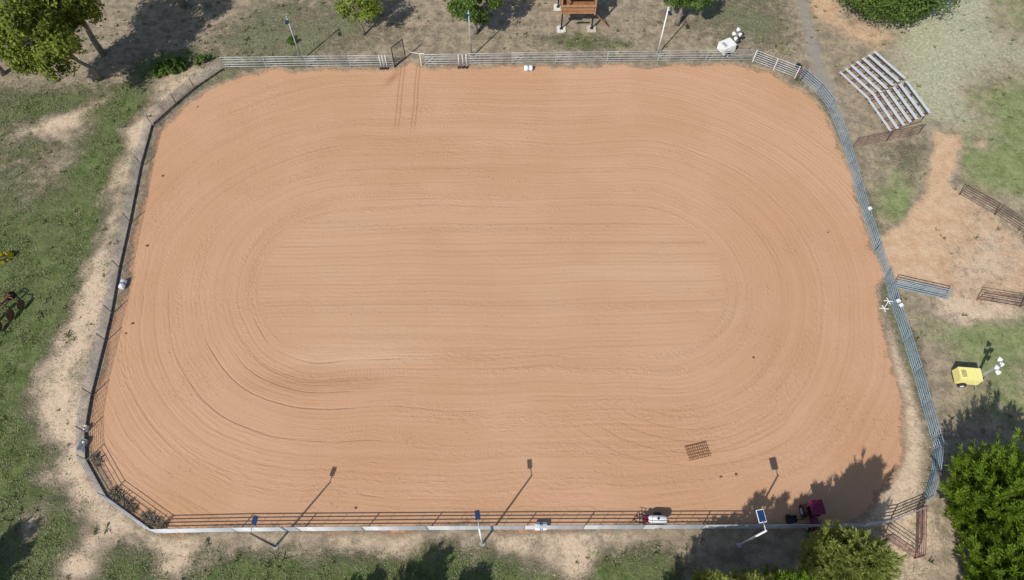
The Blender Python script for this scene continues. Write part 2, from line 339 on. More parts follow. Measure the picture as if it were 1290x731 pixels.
    n.put(b.inputs['Base Color'], col); b.inputs['Roughness'].default_value = .95; b.inputs['Specular IOR Level'].default_value = .12
    soft = n.m('MAXIMUM', ragged(wG), ragged(wO))
    hO = n.add(n.mul(n2, n.add(.06, n.mul(soft, .16))), n.add(n.mul(n3, n.add(.03, n.mul(soft, .06))), n.mul(n1, .10)))
    h = n.add(n.mul(hA, fA), n.mul(hO, n.sub(1.0, fA)))
    bn = n.n('ShaderNodeBump'); bn.inputs['Strength'].default_value = 1; bn.inputs['Distance'].default_value = 1
    n.put(bn.inputs['Height'], h); n.put(b.inputs['Normal'], bn.outputs[0])
    return m

COL = dict(dry_a=(.235, .19, .138), dry_b=(.36, .29, .205), olive_a=(.175, .185, .095), olive_b=(.255, .25, .155), olive_c=(.145, .168, .075),
           green_a=(.098, .142, .040), green_b=(.168, .208, .078), sand_a=(.52, .385, .265), sand_b=(.62, .49, .36), speck=(.24, .155, .095),
           orange_a=(.53, .34, .205), orange_b=(.57, .405, .265), grey=(.29, .26, .22), turf_a=(.165, .205, .08), turf_b=(.245, .275, .125), pale_a=(.34, .335, .215), pale_b=(.46, .445, .315),
           arena_a=(.49, .283, .163), arena_b=(.515, .312, .19), arena_damp_shade=(.335, .182, .098), arena_dry=(.58, .39, .26))  # the arena's dark tone serves painted groove shade and damp turned soil
GM = ground_material()
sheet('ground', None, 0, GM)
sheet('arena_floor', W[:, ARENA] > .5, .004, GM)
sheet('footpath', W[:, GREY] > .5, .004, GM)
sheet('dirt_track', (W[:, ORANGE] > .5) & (PY < 55) & (PX > 20), .004, GM)

# ------------------------------------------------------------ object helpers
class MB:
    def __init__(s): s.v, s.f = [], []
    def quad(s, *p):
        i = len(s.v); s.v += [tuple(q) for q in p]; s.f.append(tuple(range(i, i + len(p)))); return s
    def box(s, c, d, rz=0.0, M=None, taper=1.0):
        i = len(s.v); hx, hy, hz = d[0] / 2, d[1] / 2, d[2] / 2
        for z in (-hz, hz):
            k = taper if z > 0 else 1
            for x, y in ((-hx, -hy), (hx, -hy), (hx, hy), (-hx, hy)):
                p = Vector((x * k, y * k, z))
                if M is not None: p = M @ p
                elif rz: p = Vector((p.x * math.cos(rz) - p.y * math.sin(rz), p.x * math.sin(rz) + p.y * math.cos(rz), p.z))
                s.v.append(tuple(p + Vector(c)))
        for q in ((0, 3, 2, 1), (4, 5, 6, 7), (0, 1, 5, 4), (1, 2, 6, 5), (2, 3, 7, 6), (3, 0, 4, 7)): s.f.append(tuple(i + k for k in q))
        return s
    def tube(s, pts, rads, n=8, cap=True):
        pts = [Vector(p) for p in pts]
        if not isinstance(rads, (list, tuple)): rads = [rads] * len(pts)
        i0 = len(s.v); ref = None
        for k, p in enumerate(pts):
            t = (pts[min(k + 1, len(pts) - 1)] - pts[max(k - 1, 0)]).normalized()
            if ref is None: ref = t.orthogonal().normalized()
            u = (ref - t * ref.dot(t)).normalized(); ref = u; w = t.cross(u)
            for j in range(n):
                an = 2 * math.pi * j / n; s.v.append(tuple(p + (u * math.cos(an) + w * math.sin(an)) * rads[k]))
        for k in range(len(pts) - 1):
            for j in range(n):
                a, b = i0 + k * n + j, i0 + k * n + (j + 1) % n; s.f.append((a, b, b + n, a + n))
        if cap:
            s.f.append(tuple(i0 + j for j in reversed(range(n)))); e = i0 + (len(pts) - 1) * n; s.f.append(tuple(e + j for j in range(n)))
        return s
    def beam(s, a, b, w, h):
        a, b = Vector(a), Vector(b); d = b - a; L = d.length; x = d / L
        y = Vector((0, 0, 1)).cross(x); y = Vector((0, 1, 0)) if y.length < 1e-4 else y.normalized(); z = x.cross(y)
        M = Matrix((x, y, z)).transposed(); return s.box((a + b) / 2, (L, w, h), M=M)
    def build(s, name, m, parent=None, smooth=False, loc=None):
        me = bpy.data.meshes.new(name); me.from_pydata(s.v, [], s.f); me.update()
        me.materials.append(m)
        if smooth: me.polygons.foreach_set('use_smooth', [len(p.vertices) < 5 for p in me.polygons])
        return link(name, me, parent, loc)
def link(name, me, parent=None, loc=None):
    o = bpy.data.objects.new(name, me); scene.collection.objects.link(o)
    if parent is not None: o.parent = parent
    if loc is not None: o.location = loc
    return o
def thing(name, label, cat, loc, rz=0.0, group=None):
    o = bpy.data.objects.new(name, None); scene.collection.objects.link(o); o.empty_display_size = .3
    o.location = (loc[0], loc[1], loc[2] if len(loc) > 2 else 0); o.rotation_euler = (0, 0, rz)
    return tag(o, label, cat, group)
def tag(o, label, cat, group=None):
    o['label'] = label; o['category'] = cat
    if group: o['group'] = group
    return o
def dup(root, loc, rz, label, group=None):
    r = root.copy(); scene.collection.objects.link(r); r.location = (loc[0], loc[1], loc[2] if len(loc) > 2 else 0); r.rotation_euler = (0, 0, rz); r['label'] = label
    if group: r['group'] = group
    for ch in list(root.children):
        c = ch.copy(); scene.collection.objects.link(c); c.parent = r
        for gch in list(ch.children):
            k = gch.copy(); scene.collection.objects.link(k); k.parent = c
    return r

MT = dict(
    galv=mat('galvanised_steel', (.42, .45, .47), .45, .35, .2, 8, (.22, .2, .18), .62),
    blue=mat('blue_grey_pipe', (.22, .32, .40), .5, .1, .2, 5, (.16, .15, .14), .63),
    white=mat('chalky_white_paint', (.74, .75, .74), .5, 0, .08, 4, (.45, .38, .3), .68),
    weather=mat('weathered_pipe', (.17, .16, .15), .7, .1, .3, 6, (.24, .15, .09), .55),
    brown=mat('rusty_brown_pipe', (.13, .07, .058), .7, .05, .3, 6, (.2, .1, .06), .6),
    maroon=mat('maroon_pipe', (.165, .065, .07), .6, .05, .25, 6, (.13, .08, .06), .6),
    kick=mat('dark_kick_board', (.11, .10, .095), .8, 0, .3, 3, (.16, .12, .09), .62),
    alu=mat('aluminium_plank', (.60, .635, .67), .45, .15, .14, 3, (.5, .47, .43), .66),
    frame=mat('red_brown_frame', (.13, .045, .035), .6, .1, .3, 5),
    wood=mat('stained_wood', (.30, .135, .06), .7, 0, .3, 3, (.16, .08, .045), .55, bump=.3),
    wood2=mat('pale_wood', (.36, .20, .10), .7, 0, .25, 3, (.2, .1, .06), .6),
    black=mat('black_paint', (.018, .02, .024), .45, 0, .3, 6),
    roof=mat('dark_metal_roof', (.05, .06, .07), .4, .3, .2, 3),
    conc=mat('pale_concrete', (.62, .60, .55), .85, 0, .15, 4, (.42, .38, .32), .6, bump=.3),
    conc2=mat('stained_concrete', (.50, .42, .33), .85, 0, .15, 4, (.36, .28, .2), .55, bump=.3),
    panel=mat('solar_cell_blue', (.012, .04, .115), .18, 0, .2, 9),
    glass=mat('lamp_lens', (.75, .78, .8), .2, 0, .06, 4),
    yellow=mat('faded_yellow_paint', (.80, .74, .27), .45, 0, .08, 3, (.42, .36, .12), .7),
    rubber=mat('tyre_rubber', (.02, .02, .021), .85, 0, .3, 8),
    red=mat('dark_red_paint', (.15, .010, .042), .35, 0, .2, 5),
    barrel=mat('white_plastic', (.78, .79, .78), .45, 0, .05, 4, (.5, .42, .34), .7),
    bblue=mat('blue_plastic', (.05, .17, .38), .45, 0, .15, 5),
    rust=mat('rusted_iron', (.16, .075, .04), .85, .1, .4, 9, (.06, .045, .04), .55, bump=.4),
    bark=mat('grey_bark', (.21, .18, .15), .9, 0, .3, 5, (.1, .085, .07), .5, bump=.6),
    deadwood=mat('bleached_branch', (.46, .44, .42), .9, 0, .2, 6),
    clod=mat('soil_clod', (.17, .085, .045), .95, 0, .35, 9),
    tan=mat('sun_bleached_board', (.52, .38, .2), .8, 0, .2, 5),
)

# ------------------------------------------------------------ fences
_unit = {}
def unit_tube(r, m, n=8):
    k = ('t', round(r, 4), m.name, n)
    if k not in _unit:
        b = MB().tube([(0, 0, 0), (1, 0, 0)], r, n); me = bpy.data.meshes.new('rail'); me.from_pydata(b.v, [], b.f); me.materials.append(m)
        me.polygons.foreach_set('use_smooth', [len(p.vertices) < 5 for p in me.polygons]); _unit[k] = me
    return _unit[k]
def unit_post(r, h, m):
    k = ('p', round(r, 4), round(h, 3), m.name)
    if k not in _unit:
        b = MB().tube([(0, 0, 0), (0, 0, h)], r, 8); b.tube([(0, 0, h), (0, 0, h + .02)], [r * 1.15, r * .7], 8)
        me = bpy.data.meshes.new('post'); me.from_pydata(b.v, [], b.f); me.materials.append(m); _unit[k] = me
    return _unit[k]
def rail(parent, a, b, r, m, name='rail'):
    a, b = Vector(a), Vector(b); o = link(name, unit_tube(r, m), parent, a); d = b - a
    o.rotation_mode = 'QUATERNION'; o.rotation_quaternion = d.to_track_quat('X', 'Z'); o.scale = (d.length, 1, 1); return o
FR = random.Random(3)
def fence(name, label, cat, pix, h=1.65, rm='galv', pm=None, levels=(.32, .65, .98, 1.31, 1.63), spacing=4.9, rr=.03, pr=.045, stays=3, kick=0.0, group=None, ends=(1, 1), postev=1, jit=.012):
    P = [g(*p) for p in pix]; o = P[0].copy(); root = thing(name, label, cat, o, 0, group)
    rmat, pmat = MT[rm], MT[pm or rm]; nodes = []
    for a, b in zip(P[:-1], P[1:]):
        n = max(1, round((b - a).length / spacing))
        for k in range(n): nodes.append(a.lerp(b, k / n) - o)
    nodes.append(P[-1] - o)
    dz = [[FR.uniform(-jit, jit) for _ in levels] for _ in nodes]
    for i, p in enumerate(nodes):
        if (i == 0 and not ends[0]) or (i == len(nodes) - 1 and not ends[1]): continue
        q = link('post', unit_post(pr, h, pmat), root, p); q.rotation_euler = (FR.uniform(-.012, .012), FR.uniform(-.012, .012), FR.uniform(0, 1))
    for i in range(len(nodes) - 1):
        a, b = nodes[i], nodes[i + 1]; t = (b - a).normalized(); s = Vector((-t.y, t.x, 0)) * .0
        for l, z in enumerate(levels):
            rail(root, a + Vector((0, 0, z + dz[i][l])) + s, b + Vector((0, 0, z + dz[i + 1][l])) + s, rr, rmat)
        for k in range(stays):
            c = a.lerp(b, (k + 1) / (stays + 1)); st = link('stay', unit_post(.012, h - .03, rmat), root, c)
        if kick:
            nr = Vector((t.y, -t.x, 0)) * .06
            MB().beam(a + nr + t * .03 + Vector((0, 0, kick / 2 - .02)), b + nr - t * .03 + Vector((0, 0, kick / 2 - .02 + FR.uniform(-.02, .03))), .045, kick).build('kick_board', MT['kick'], root)
    return root

RUNS = 'runs of the arena fence'
fence('arena_fence', 'grey pipe fence along the arena top, from the bushes to the open mesh gate', 'fence', [(284, 87), (388, 85.5), (496, 84.5)], rm='galv', group=RUNS)
fence('arena_fence', 'long grey pipe fence below the wooden stand, running right from the gateway', 'fence', [(536, 83.5), (700, 80.5), (828, 79), (948, 77.5)], rm='galv', group=RUNS)
fence('arena_fence', 'short pale pipe fence run with white posts cutting the corner near the white light tower', 'fence', [(948, 78), (1001, 98.5)], rm='galv', pm='white', rr=.034, spacing=2.6, stays=0, group=RUNS, levels=(.2, .48, .76, 1.04, 1.32, 1.6))
fence('arena_fence', 'blue grey pipe fence run bending past the aluminium bleachers', 'fence', [(1006, 99), (1028, 118), (1043, 137), (1060, 181), (1076, 238), (1089, 283), (1100, 316)], rm='blue', rr=.035, spacing=3.1, stays=0, group=RUNS, levels=(.2, .48, .76, 1.04, 1.32, 1.6))
fence('arena_gate', 'closed blue grey pipe gate where the orange dirt track meets the arena', 'gate', [(1101, 319), (1113.5, 353)], rm='blue', rr=.028, spacing=9, stays=2, levels=(.3, .55, .8, 1.05, 1.3, 1.55))
fence('arena_fence', 'blue grey pipe fence run beside the yellow light tower, from track gate to cedars', 'fence', [(1114, 355), (1122, 385), (1137, 430), (1149, 470), (1172, 553), (1176, 566), (1172, 596), (1163, 631)], rm='blue', rr=.036, spacing=3.1, stays=0, group=RUNS, levels=(.2, .48, .76, 1.04, 1.32, 1.6))
fence('arena_fence', 'long pale blue pipe fence along the bottom edge of the arena, below the tank trailer', 'fence', [(197, 672), (300, 670), (540, 668), (660, 667.3), (1030, 666), (1078, 665), (1120, 658), (1161, 641)], rm='galv', pm='weather', rr=.037, group=RUNS)
fence('arena_fence', 'pale blue pipe fence with dark kick board cutting the bottom left corner', 'fence', [(110, 580), (136, 627), (196, 671)], rm='galv', rr=.021, kick=.2, stays=2, group=RUNS, ends=(1, 0))
fence('arena_fence', 'weathered pipe fence with black kick board along the left side beside the pale dirt strip', 'fence', [(193, 159), (179, 210), (165, 281), (152, 339), (142, 395), (134, 430), (117, 498), (109, 545), (110, 579)], rm='galv', pm='weather', rr=.013, pr=.045, kick=.27, stays=5, group=RUNS, ends=(1, 0), levels=(.4, .58, .76, .94, 1.12, 1.3, 1.47, 1.62))
fence('arena_fence', 'weathered pipe fence with dark kick board slanting across the top left corner', 'fence', [(283, 88), (246, 113), (223, 132), (194, 158)], rm='galv', pm='weather', rr=.013, pr=.045, kick=.24, stays=5, group=RUNS, ends=(0, 0), levels=(.4, .58, .76, .94, 1.12, 1.3, 1.47, 1.62))

PANELS = 'portable corral panels outside the arena'
CL = (.2, .48, .76, 1.04, 1.32, 1.6)
def corral(label, a, b, m='brown', grp=PANELS, **kw):
    return fence('corral_panel', label, 'corral panel', [a, b], h=1.64, rm=m, levels=kw.pop('levels', CL), spacing=99, rr=kw.pop('rr', .028), pr=.035, stays=kw.pop('stays', 2), group=grp, **kw)
corral('rust brown corral panel joined to the blue fence below the bleachers', (1073, 187), (1116, 178))
corral('rust brown corral panel reaching away from the fence under the near end of the bleachers', (1117, 178), (1156, 170))
corral('brown corral panel at the top end of the curved row beside the dirt loop', (1208, 246), (1252, 270.5))
corral('brown corral panel at the right edge, lower one of the curved row', (1253, 271), (1296, 299))
corral('brown corral panel standing alone at the foot of the pale dirt loop', (1230, 378), (1284, 387))
corral('brown corral panel cut by the right edge of the photo below the dirt loop', (1285, 387), (1330, 376))
corral('blue corral panel along the lower side of the dirt track by the gate', (1123, 362), (1189, 377), 'blue', rr=.04)
corral('maroon corral panel running straight down from the bottom right arena corner', (1154, 642), (1152, 703), 'maroon', rr=.03)
corral('maroon corral panel slanting between the cedar and the upright maroon panel', (1112, 677), (1151, 704), 'maroon', rr=.024)

# corner posts, mesh gate, gateway frame
for (px, py, hh, lab) in ((1003.5, 101, 1.5, 'brown pipe post at the white fence corner, nearer the arena'), (1009, 101, 1.65, 'brown pipe post at the white fence corner, nearer the bleachers')):
    t = thing('gate_post', lab, 'post', g(px, py), 0, 'brown corner posts')
    MB().tube([(0, 0, 0), (0, 0, hh)], .085, 10).build('shaft', MT['brown'], t, True); MB().tube([(0, 0, hh), (0, 0, hh + .05)], [.1, .05], 10).build('cap', MT['brown'], t)
t = thing('feed_bucket', 'black bucket hung on the white fence by the brown corner posts', 'bucket', g(1004.5, 84, 1.25))
MB().tube([(0, 0, 0), (0, 0, .34)], [.2, .26], 14).build('pail', MT['black'], t, True)
MB().tube([(-.26, 0, .34), (-.16, 0, .5), (.16, 0, .5), (.26, 0, .34)], .015, 6).build('handle', MT['galv'], t)

def mesh_gate():
    a = g(497.5, 85); b = g(511, 74); t = thing('mesh_gate', 'tall dark framed wire mesh gate standing open at the arena entrance', 'gate', a)
    d = b - a; L = d.length; hh = 2.7; x = d.normalized()
    for k in (0, 1): MB().tube([x * L * k, x * L * k + Vector((0, 0, hh))], .05, 8).build('upright', MT['black'], t)
    for z in (.12, hh): MB().tube([Vector((0, 0, z)), x * L + Vector((0, 0, z))], .05, 8).build('frame_bar', MT['black'], t)
    m = MB()
    for i in range(1, 14): m.tube([x * L * i / 14 + Vector((0, 0, .15)), x * L * i / 14 + Vector((0, 0, hh - .05))], .007, 4, False)
    for i in range(1, 16): m.tube([Vector((0, 0, .12 + (hh - .12) * i / 16)), x * L + Vector((0, 0, .12 + (hh - .12) * i / 16))], .007, 4, False)
    m.build('wire_mesh', MT['weather'], t)
mesh_gate()
t = thing('gateway_arch', 'small white pipe frame at the right side of the arena gateway', 'gate post', g(531, 83))
for k in (0, .45): MB().tube([(k, 0, 0), (k, 0, 1.7)], .045, 8).build('upright', MT['white'], t)
MB().tube([(0, 0, 1.7), (.45, 0, 1.7)], .045, 8).build('top_bar', MT['white'], t); MB().tube([(0, 0, 1.72), (-1.0, .3, 1.62)], .025, 8).build('arm', MT['white'], t)

# bending poles: thin white poles on dark feet
def bending_pole():
    t = thing('bending_pole', '', 'pole', (0, 0, 0), 0, 'white bending poles along the top fence')
    MB().tube([(0, 0, .05), (0, 0, 1.85)], .035, 8).build('shaft', MT['white'], t, True)
    MB().tube([(0, 0, 0), (0, 0, .06), (0, 0, .07)], [.2, .19, .05], 14).build('foot', MT['black'], t)
    return t
proto = None
BP = [(480.5, 86.5, 'thin white pole left of the mesh gate, leftmost of its three'), (484, 86.5, 'thin white pole left of the mesh gate, middle of its three'), (488, 86.5, 'thin white pole left of the mesh gate, nearest the gate'),
      (578.5, 85, 'thin white pole by the centre light pole, leftmost of its three'), (583.5, 85, 'thin white pole by the centre light pole, middle of its three'), (588, 85, 'thin white pole by the centre light pole, nearest the light pole')]
for px, py, lab in BP:
    if proto is None: proto = bending_pole(); proto.location = g(px, py); proto['label'] = lab
    else: dup(proto, g(px, py), 0, lab)

# ------------------------------------------------------------ solar light poles
def light_pole(label, base, h, arm, wide, pmat):
    t = thing('light_pole', label, 'light pole', base, 0, 'solar light poles round the arena')
    MB().tube([(0, 0, 0), (0, 0, h)], [.095, .06], 10).build('pole', pmat, t, True)
    MB().tube([(0, 0, 0), (0, 0, .05)], .2, 10).build('base_plate', MT['galv'], t)
    a = Vector(arm); e = Vector((0, 0, h - .1)) + a
    MB().tube([(0, 0, h - .1), Vector((0, 0, h - .1)) + a * .5 + Vector((0, 0, .08)), e], .035, 8).build('arm', MT['galv'], t)
    ang = math.atan2(a.y, a.x); M = Matrix.Rotation(ang, 3, 'Z') @ Matrix.Rotation(R(-8), 3, 'Y')
    big = wide > 1; ln_ = .86 if big else .64; wd_ = .42 * wide if big else .34; hd = MB().box(e + M @ Vector((.25, 0, 0)), (ln_, wd_, .07), M=M).build('lamp_head', MT['white' if big else 'black'], t)
    MB().box(e + M @ Vector((.25, 0, .045)), (ln_ - .1, wd_ - .07, .02), M=M).build('solar_panel', MT['panel'], hd)
    MB().box(e + M @ Vector((.3, 0, -.05)), (ln_ * .55, wd_ * .6, .03), M=M).build('lens', MT['glass'], hd)
    return t
light_pole('light pole with blue panel at the top left, behind the grey fence', g(380, 76), 5.9, (.12, -.55, 0), 1.0, MT['galv'])
light_pole('thick grey light pole at the top centre, in front of the leafy tree', g(594, 72), 6.2, (-.1, -.5, 0), 1.0, MT['galv'])
light_pole('white light pole at the top right, between the wooden stand and the white light tower', g(828, 69), 6.3, (.05, -.55, 0), 1.0, MT['white'])
light_pole('light pole with dark panel at the bottom left, outside the pale fence', g(347, 688.5), 5.9, (.12, .62, 0), 1.0, MT['weather'])
light_pole('light pole with dark panel at the bottom centre, left of the barrel', g(608, 685), 6.3, (-.1, .7, 0), 1.0, MT['white'])
light_pole('white light pole in cedar shade at the bottom right with white rimmed blue panel', g(931, 687), 6.45, (-.12, .72, 0), 1.25, MT['white'])

# ------------------------------------------------------------ barrels
def barrel(label, p, rz, L=.9, r=.29):
    t = thing('barrel', label, 'barrel', (p.x, p.y, 0), rz, 'white plastic barrels inside the arena')
    prof = [(-.5, .8), (-.47, .95), (-.3, 1.0), (-.2, 1.03), (-.17, 1.0), (.17, 1.0), (.2, 1.03), (.3, 1.0), (.47, .95), (.5, .8)]
    MB().tube([(u * L, 0, r * 1.03) for u, k in prof], [r * k for u, k in prof], 20).build('drum', MT['barrel'], t, True)
    for u in (-.06, .07): MB().tube([((u - .045) * L, 0, r * 1.03), ((u + .045) * L, 0, r * 1.03)], r * 1.035, 20).build('stripe', MT['bblue'], t, True)
    MB().tube([(.5 * L, .1, r * 1.5), (.53 * L, .1, r * 1.5)], .04, 8).build('bung', MT['black'], t)
barrel('white barrel lying against the top fence', g(665.5, 88.5), R(2))
barrel('white barrel lying by the kick board of the left fence', g(156.5, 360), R(86), .85, .27)
barrel('white barrel lying by the bottom fence, right of the centre light pole', g(681.5, 664), R(1), .95, .3)

# ------------------------------------------------------------ drag harrow lying on the sand
def harrow():
    c = g(879, 568.5); t = thing('drag_harrow', 'rusty lattice drag harrow lying flat on the orange sand', 'harrow', c, R(13))
    w, l = 1.75, 1.15
    MB().tube([(-w / 2, l / 2, .06), (w / 2, l / 2, .06)], .035, 8).build('draw_bar', MT['rust'], t)
    nx, ny = 10, 5
    for i in range(nx + 1):
        x = -w / 2 + w * i / nx; pts = []
        for j in range(ny * 2 + 1): pts.append((x + (.05 if j % 2 else -.03) + .012 * ((i * 7 + j * 3) % 5 - 2) , l / 2 - l * j / (ny * 2), .035))
        MB().tube(pts, .019, 6).build('chain_strand', MT['rust'], t)
    for j in range(ny + 1):
        y = l / 2 - l * j / ny; MB().tube([(-w / 2 + w * i / nx + (-.03), y + (.02 if i % 2 else -.02), .045) for i in range(nx + 1)], .013, 5).build('cross_strand', MT['rust'], t)
    m = MB()
    for i in range(nx + 1):
        for j in range(1, ny * 2, 2): m.tube([(-w / 2 + w * i / nx + .05, l / 2 - l * j / (ny * 2), .0), (-w / 2 + w * i / nx + .05, l / 2 - l * j / (ny * 2), .13)], .014, 5)
    m.build('tine', MT['rust'], t)
harrow()

# ------------------------------------------------------------ white tank trailer by the bottom fence
def wheel(parent, c, r, w, rimm, axis=(0, 1, 0), name='wheel'):
    c = Vector(c); a = Vector(axis).normalized()
    o = MB().tube([c - a * w * .5, c - a * w * .42, c + a * w * .42, c + a * w * .5], [r * .86, r, r, r * .86], 18).build(name, MT['rubber'], parent, True)
    MB().tube([c - a * w * .54, c + a * w * .54], r * .52, 12).build('rim', rimm, o)
    return o
def tank_trailer():
    t = thing('tank_trailer', 'small white tank trailer with dark hitch frame parked along the bottom fence', 'trailer', g(826, 657), R(-2))
    prof = [(-.72, .25), (-.7, .6), (-.62, .86), (-.5, 1), (.5, 1), (.62, .86), (.7, .6), (.72, .25)]
    tk = MB().tube([(u, 0, .86) for u, k in prof], [.29 * k for u, k in prof], 20).build('tank', MT['white'], t, True)
    MB().tube([(0, 0, 1.12), (0, 0, 1.2)], .09, 12).build('lid', MT['black'], tk)
    for u in (-.42, .42): MB().tube([(u - .02, 0, .86), (u + .02, 0, .86)], .297, 20).build('strap', MT['galv'], tk)
    for s in (-1, 1):
        MB().beam((-1.0, s * .3, .45), (.75, s * .3, .45), .06, .08).build('chassis_beam', MT['black'], t)
        wheel(t, (.1, s * .5, .3), .3, .16, MT['galv'])
    MB().beam((-1.0, -.3, .42), (-1.0, .3, .42), .06, .08).build('chassis_beam', MT['black'], t)
    MB().tube([(.1, -.5, .3), (.1, .5, .3)], .03, 8).build('axle', MT['black'], t)
    MB().box((-.86, 0, .72), (.22, .4, .5)).build('pump', MT['red'], t)
    for s in (-1, 1): MB().tube([(-1.0, s * .3, .44), (-1.75, 0, .42)], .035, 8).build('drawbar', MT['black'], t)
    MB().tube([(-1.75, 0, 0), (-1.75, 0, .75)], .035, 8).build('jack_stand', MT['black'], t)
    MB().tube([(-1.3, -.6, .5), (-1.3, .55, .5)], .03, 8).build('spray_boom', MT['black'], t)
    MB().tube([(-1.3, 0, .42), (-1.3, 0, 1.15)], .03, 8).build('boom_mast', MT['black'], t)
    MB().tube([(-1.3, 0, 1.13), (-1.8, .12, 1.1)], .02, 8).build('boom_arm', MT['black'], t)
tank_trailer()

# ------------------------------------------------------------ red tractor and black cart in the cedar shade
def tractor():
    t = thing('tractor', 'small dark red tractor with square canopy in the cedar shade by the bottom fence', 'tractor', g(1019.5, 653), R(-84))
    MB().box((.55, 0, .78), (.95, .5, .38), taper=.88).build('hood', MT['red'], t)
    MB().box((1.03, 0, .75), (.05, .44, .36)).build('grille', MT['black'], t)
    MB().beam((-.75, 0, .52), (1.0, 0, .52), .32, .22).build('chassis', MT['black'], t)
    for s in (-1, 1):
        f = MB().tube([(-.95, s * .48, .62), (-.85, s * .48, .95), (-.5, s * .48, 1.05), (-.12, s * .48, .92)], .14, 8).build('fender', MT['red'], t, True)
        wheel(t, (-.5, s * .52, .5), .5, .28, MT['galv'], name='rear_wheel')
        wheel(t, (.75, s * .42, .3), .3, .18, MT['galv'], name='front_wheel')
        for x in (-.85, .0): MB().tube([(x, s * .42, .85), (x, s * .42, 1.98)], .025, 6).build('canopy_post', MT['black'], t)
        MB().tube([(1.06, s * .17, .86), (1.08, s * .17, .86)], .06, 10).build('headlight', MT['glass'], t)
    st = MB().box((-.5, 0, .92), (.42, .46, .1)).build('seat', MT['black'], t); MB().box((-.7, 0, 1.15), (.08, .44, .4)).build('seat_back', MT['black'], st)
    MB().tube([(.0, 0, .95), (-.12, 0, 1.18)], .02, 6).tube([(-.12 + .03 * math.cos(a), .17 * math.sin(a), 1.18 + .17 * math.cos(a) * .4) for a in [k * math.pi / 6 for k in range(13)]], .015, 6).build('steering_wheel', MT['black'], t)
    MB().tube([(.7, .12, .97), (.7, .12, 1.4)], .03, 8).build('exhaust', MT['black'], t)
    MB().box((-.45, 0, 2.01), (1.12, 1.05, .07), taper=.94).build('canopy', MT['red'], t)
tractor()
def cart():
    t = thing('utility_cart', 'small black cart with drawbar beside the red tractor in shade', 'cart', g(993.5, 656), R(3))
    b = MB()
    b.box((0, 0, .42), (.72, .46, .04))
    for s in (-1, 1): b.box((0, s * .24, .58), (.76, .03, .3)); b.box((s * .375, 0, .58), (.03, .45, .3))
    b.build('tray', MT['black'], t)
    for s in (-1, 1): wheel(t, (-.05, s * .34, .2), .2, .12, MT['galv'])
    MB().tube([(.38, 0, .38), (1.1, 0, .3)], .03, 8).build('drawbar', MT['black'], t); MB().tube([(-.05, -.34, .2), (-.05, .34, .2)], .02, 6).build('axle', MT['black'], t)
cart()

# ------------------------------------------------------------ towable light towers
def light_tower(label, loc, rz, body, mast_h, mx, lamp_rot, L=1.85, Wd=1.15):
    t = thing('light_tower', label, 'light tower', loc, rz, 'towable light towers')
    bm = MB().box((0, 0, .78), (L, Wd, .86), taper=.95).build('housing', body, t)
    MB().box((0, 0, 1.235), (L * .99, Wd * .97, .05)).build('lid', body, bm)
    for i in range(4): MB().box((-L * .36 + i * .1, 0, 1.268), (.035, Wd * .55, .015)).build('vent_slot', MT['black'], bm)
    for s in (-1, 1):
        MB().box((.1, s * (Wd / 2 - .005), .8), (.8, .02, .5)).build('side_door', body, bm)
    MB().box((0, 0, .32), (L * 1.02, Wd * .8, .08)).build('chassis', MT['black'], t)
    for s in (-1, 1):
        wheel(t, (-.35, s * (Wd / 2 + .12), .32), .32, .18, MT['white'])
        MB().tube([(-.35, s * (Wd / 2 + .14), .4), (-.62, s * (Wd / 2 + .13), .58), (-.35, s * (Wd / 2 + .13), .72), (-.08, s * (Wd / 2 + .13), .58)], .03, 6).build('mudguard', MT['black'], t)
        MB().tube([(L * .42, s * Wd * .4, .33), (L * .42, s * (Wd * .5 + .35), .33)], .03, 6).tube([(L * .42, s * (Wd * .5 + .35), 0), (L * .42, s * (Wd * .5 + .35), .5)], .03, 6).build('outrigger', MT['galv'], t)
        MB().tube([(L / 2, s * .35, .32), (L / 2 + .75, 0, .3)], .035, 6).build('drawbar', MT['black'], t)
    MB().tube([(L / 2 + .72, 0, 0), (L / 2 + .72, 0, .55)], .035, 8).build('jack', MT['galv'], t)
    ms = MB().box((mx, 0, .3 + mast_h / 2), (.16, .16, mast_h)).build('mast', MT['galv'], t)
    MB().box((mx, 0, mast_h * .62), (.12, .12, mast_h * .9)).build('mast_section', MT['white'], ms)
    top = .3 + mast_h; c, s_ = math.cos(lamp_rot), math.sin(lamp_rot); pos = []
    for q, z in enumerate((top - .25, top + .2)):
        for e in (-1, 1): pos.append((mx + c * e * .42, s_ * e * .42, z, q))
        MB().tube([(mx - c * .45, -s_ * .45, z), (mx + c * .45, s_ * .45, z)], .03, 6).build('cross_bar', MT['galv'], t)
    for (x, y, z, q) in pos:
        nrm = Vector((-s_ * (1 if q else -1), c * (1 if q else -1), -.35)).normalized()
        p = Vector((x, y, z)); f = MB().tube([p, p + nrm * .1, p + nrm * .3], [.09, .15, .25], 14).build('floodlight', MT['white'], t, True)
        MB().tube([p + nrm * .3, p + nrm * .31], .23, 14).build('lens', MT['glass'], f)
    return t
light_tower('yellow towable light tower with lamps on a lowered mast, on the right grass', g(1212, 478), R(-5), MT['yellow'], 3.1, 1.05, R(60))
light_tower('white towable light tower parked behind the top fence, right of the white light pole', g(913, 66), R(28), MT['white'], 1.9, .95, R(20), 1.5, 1.3)

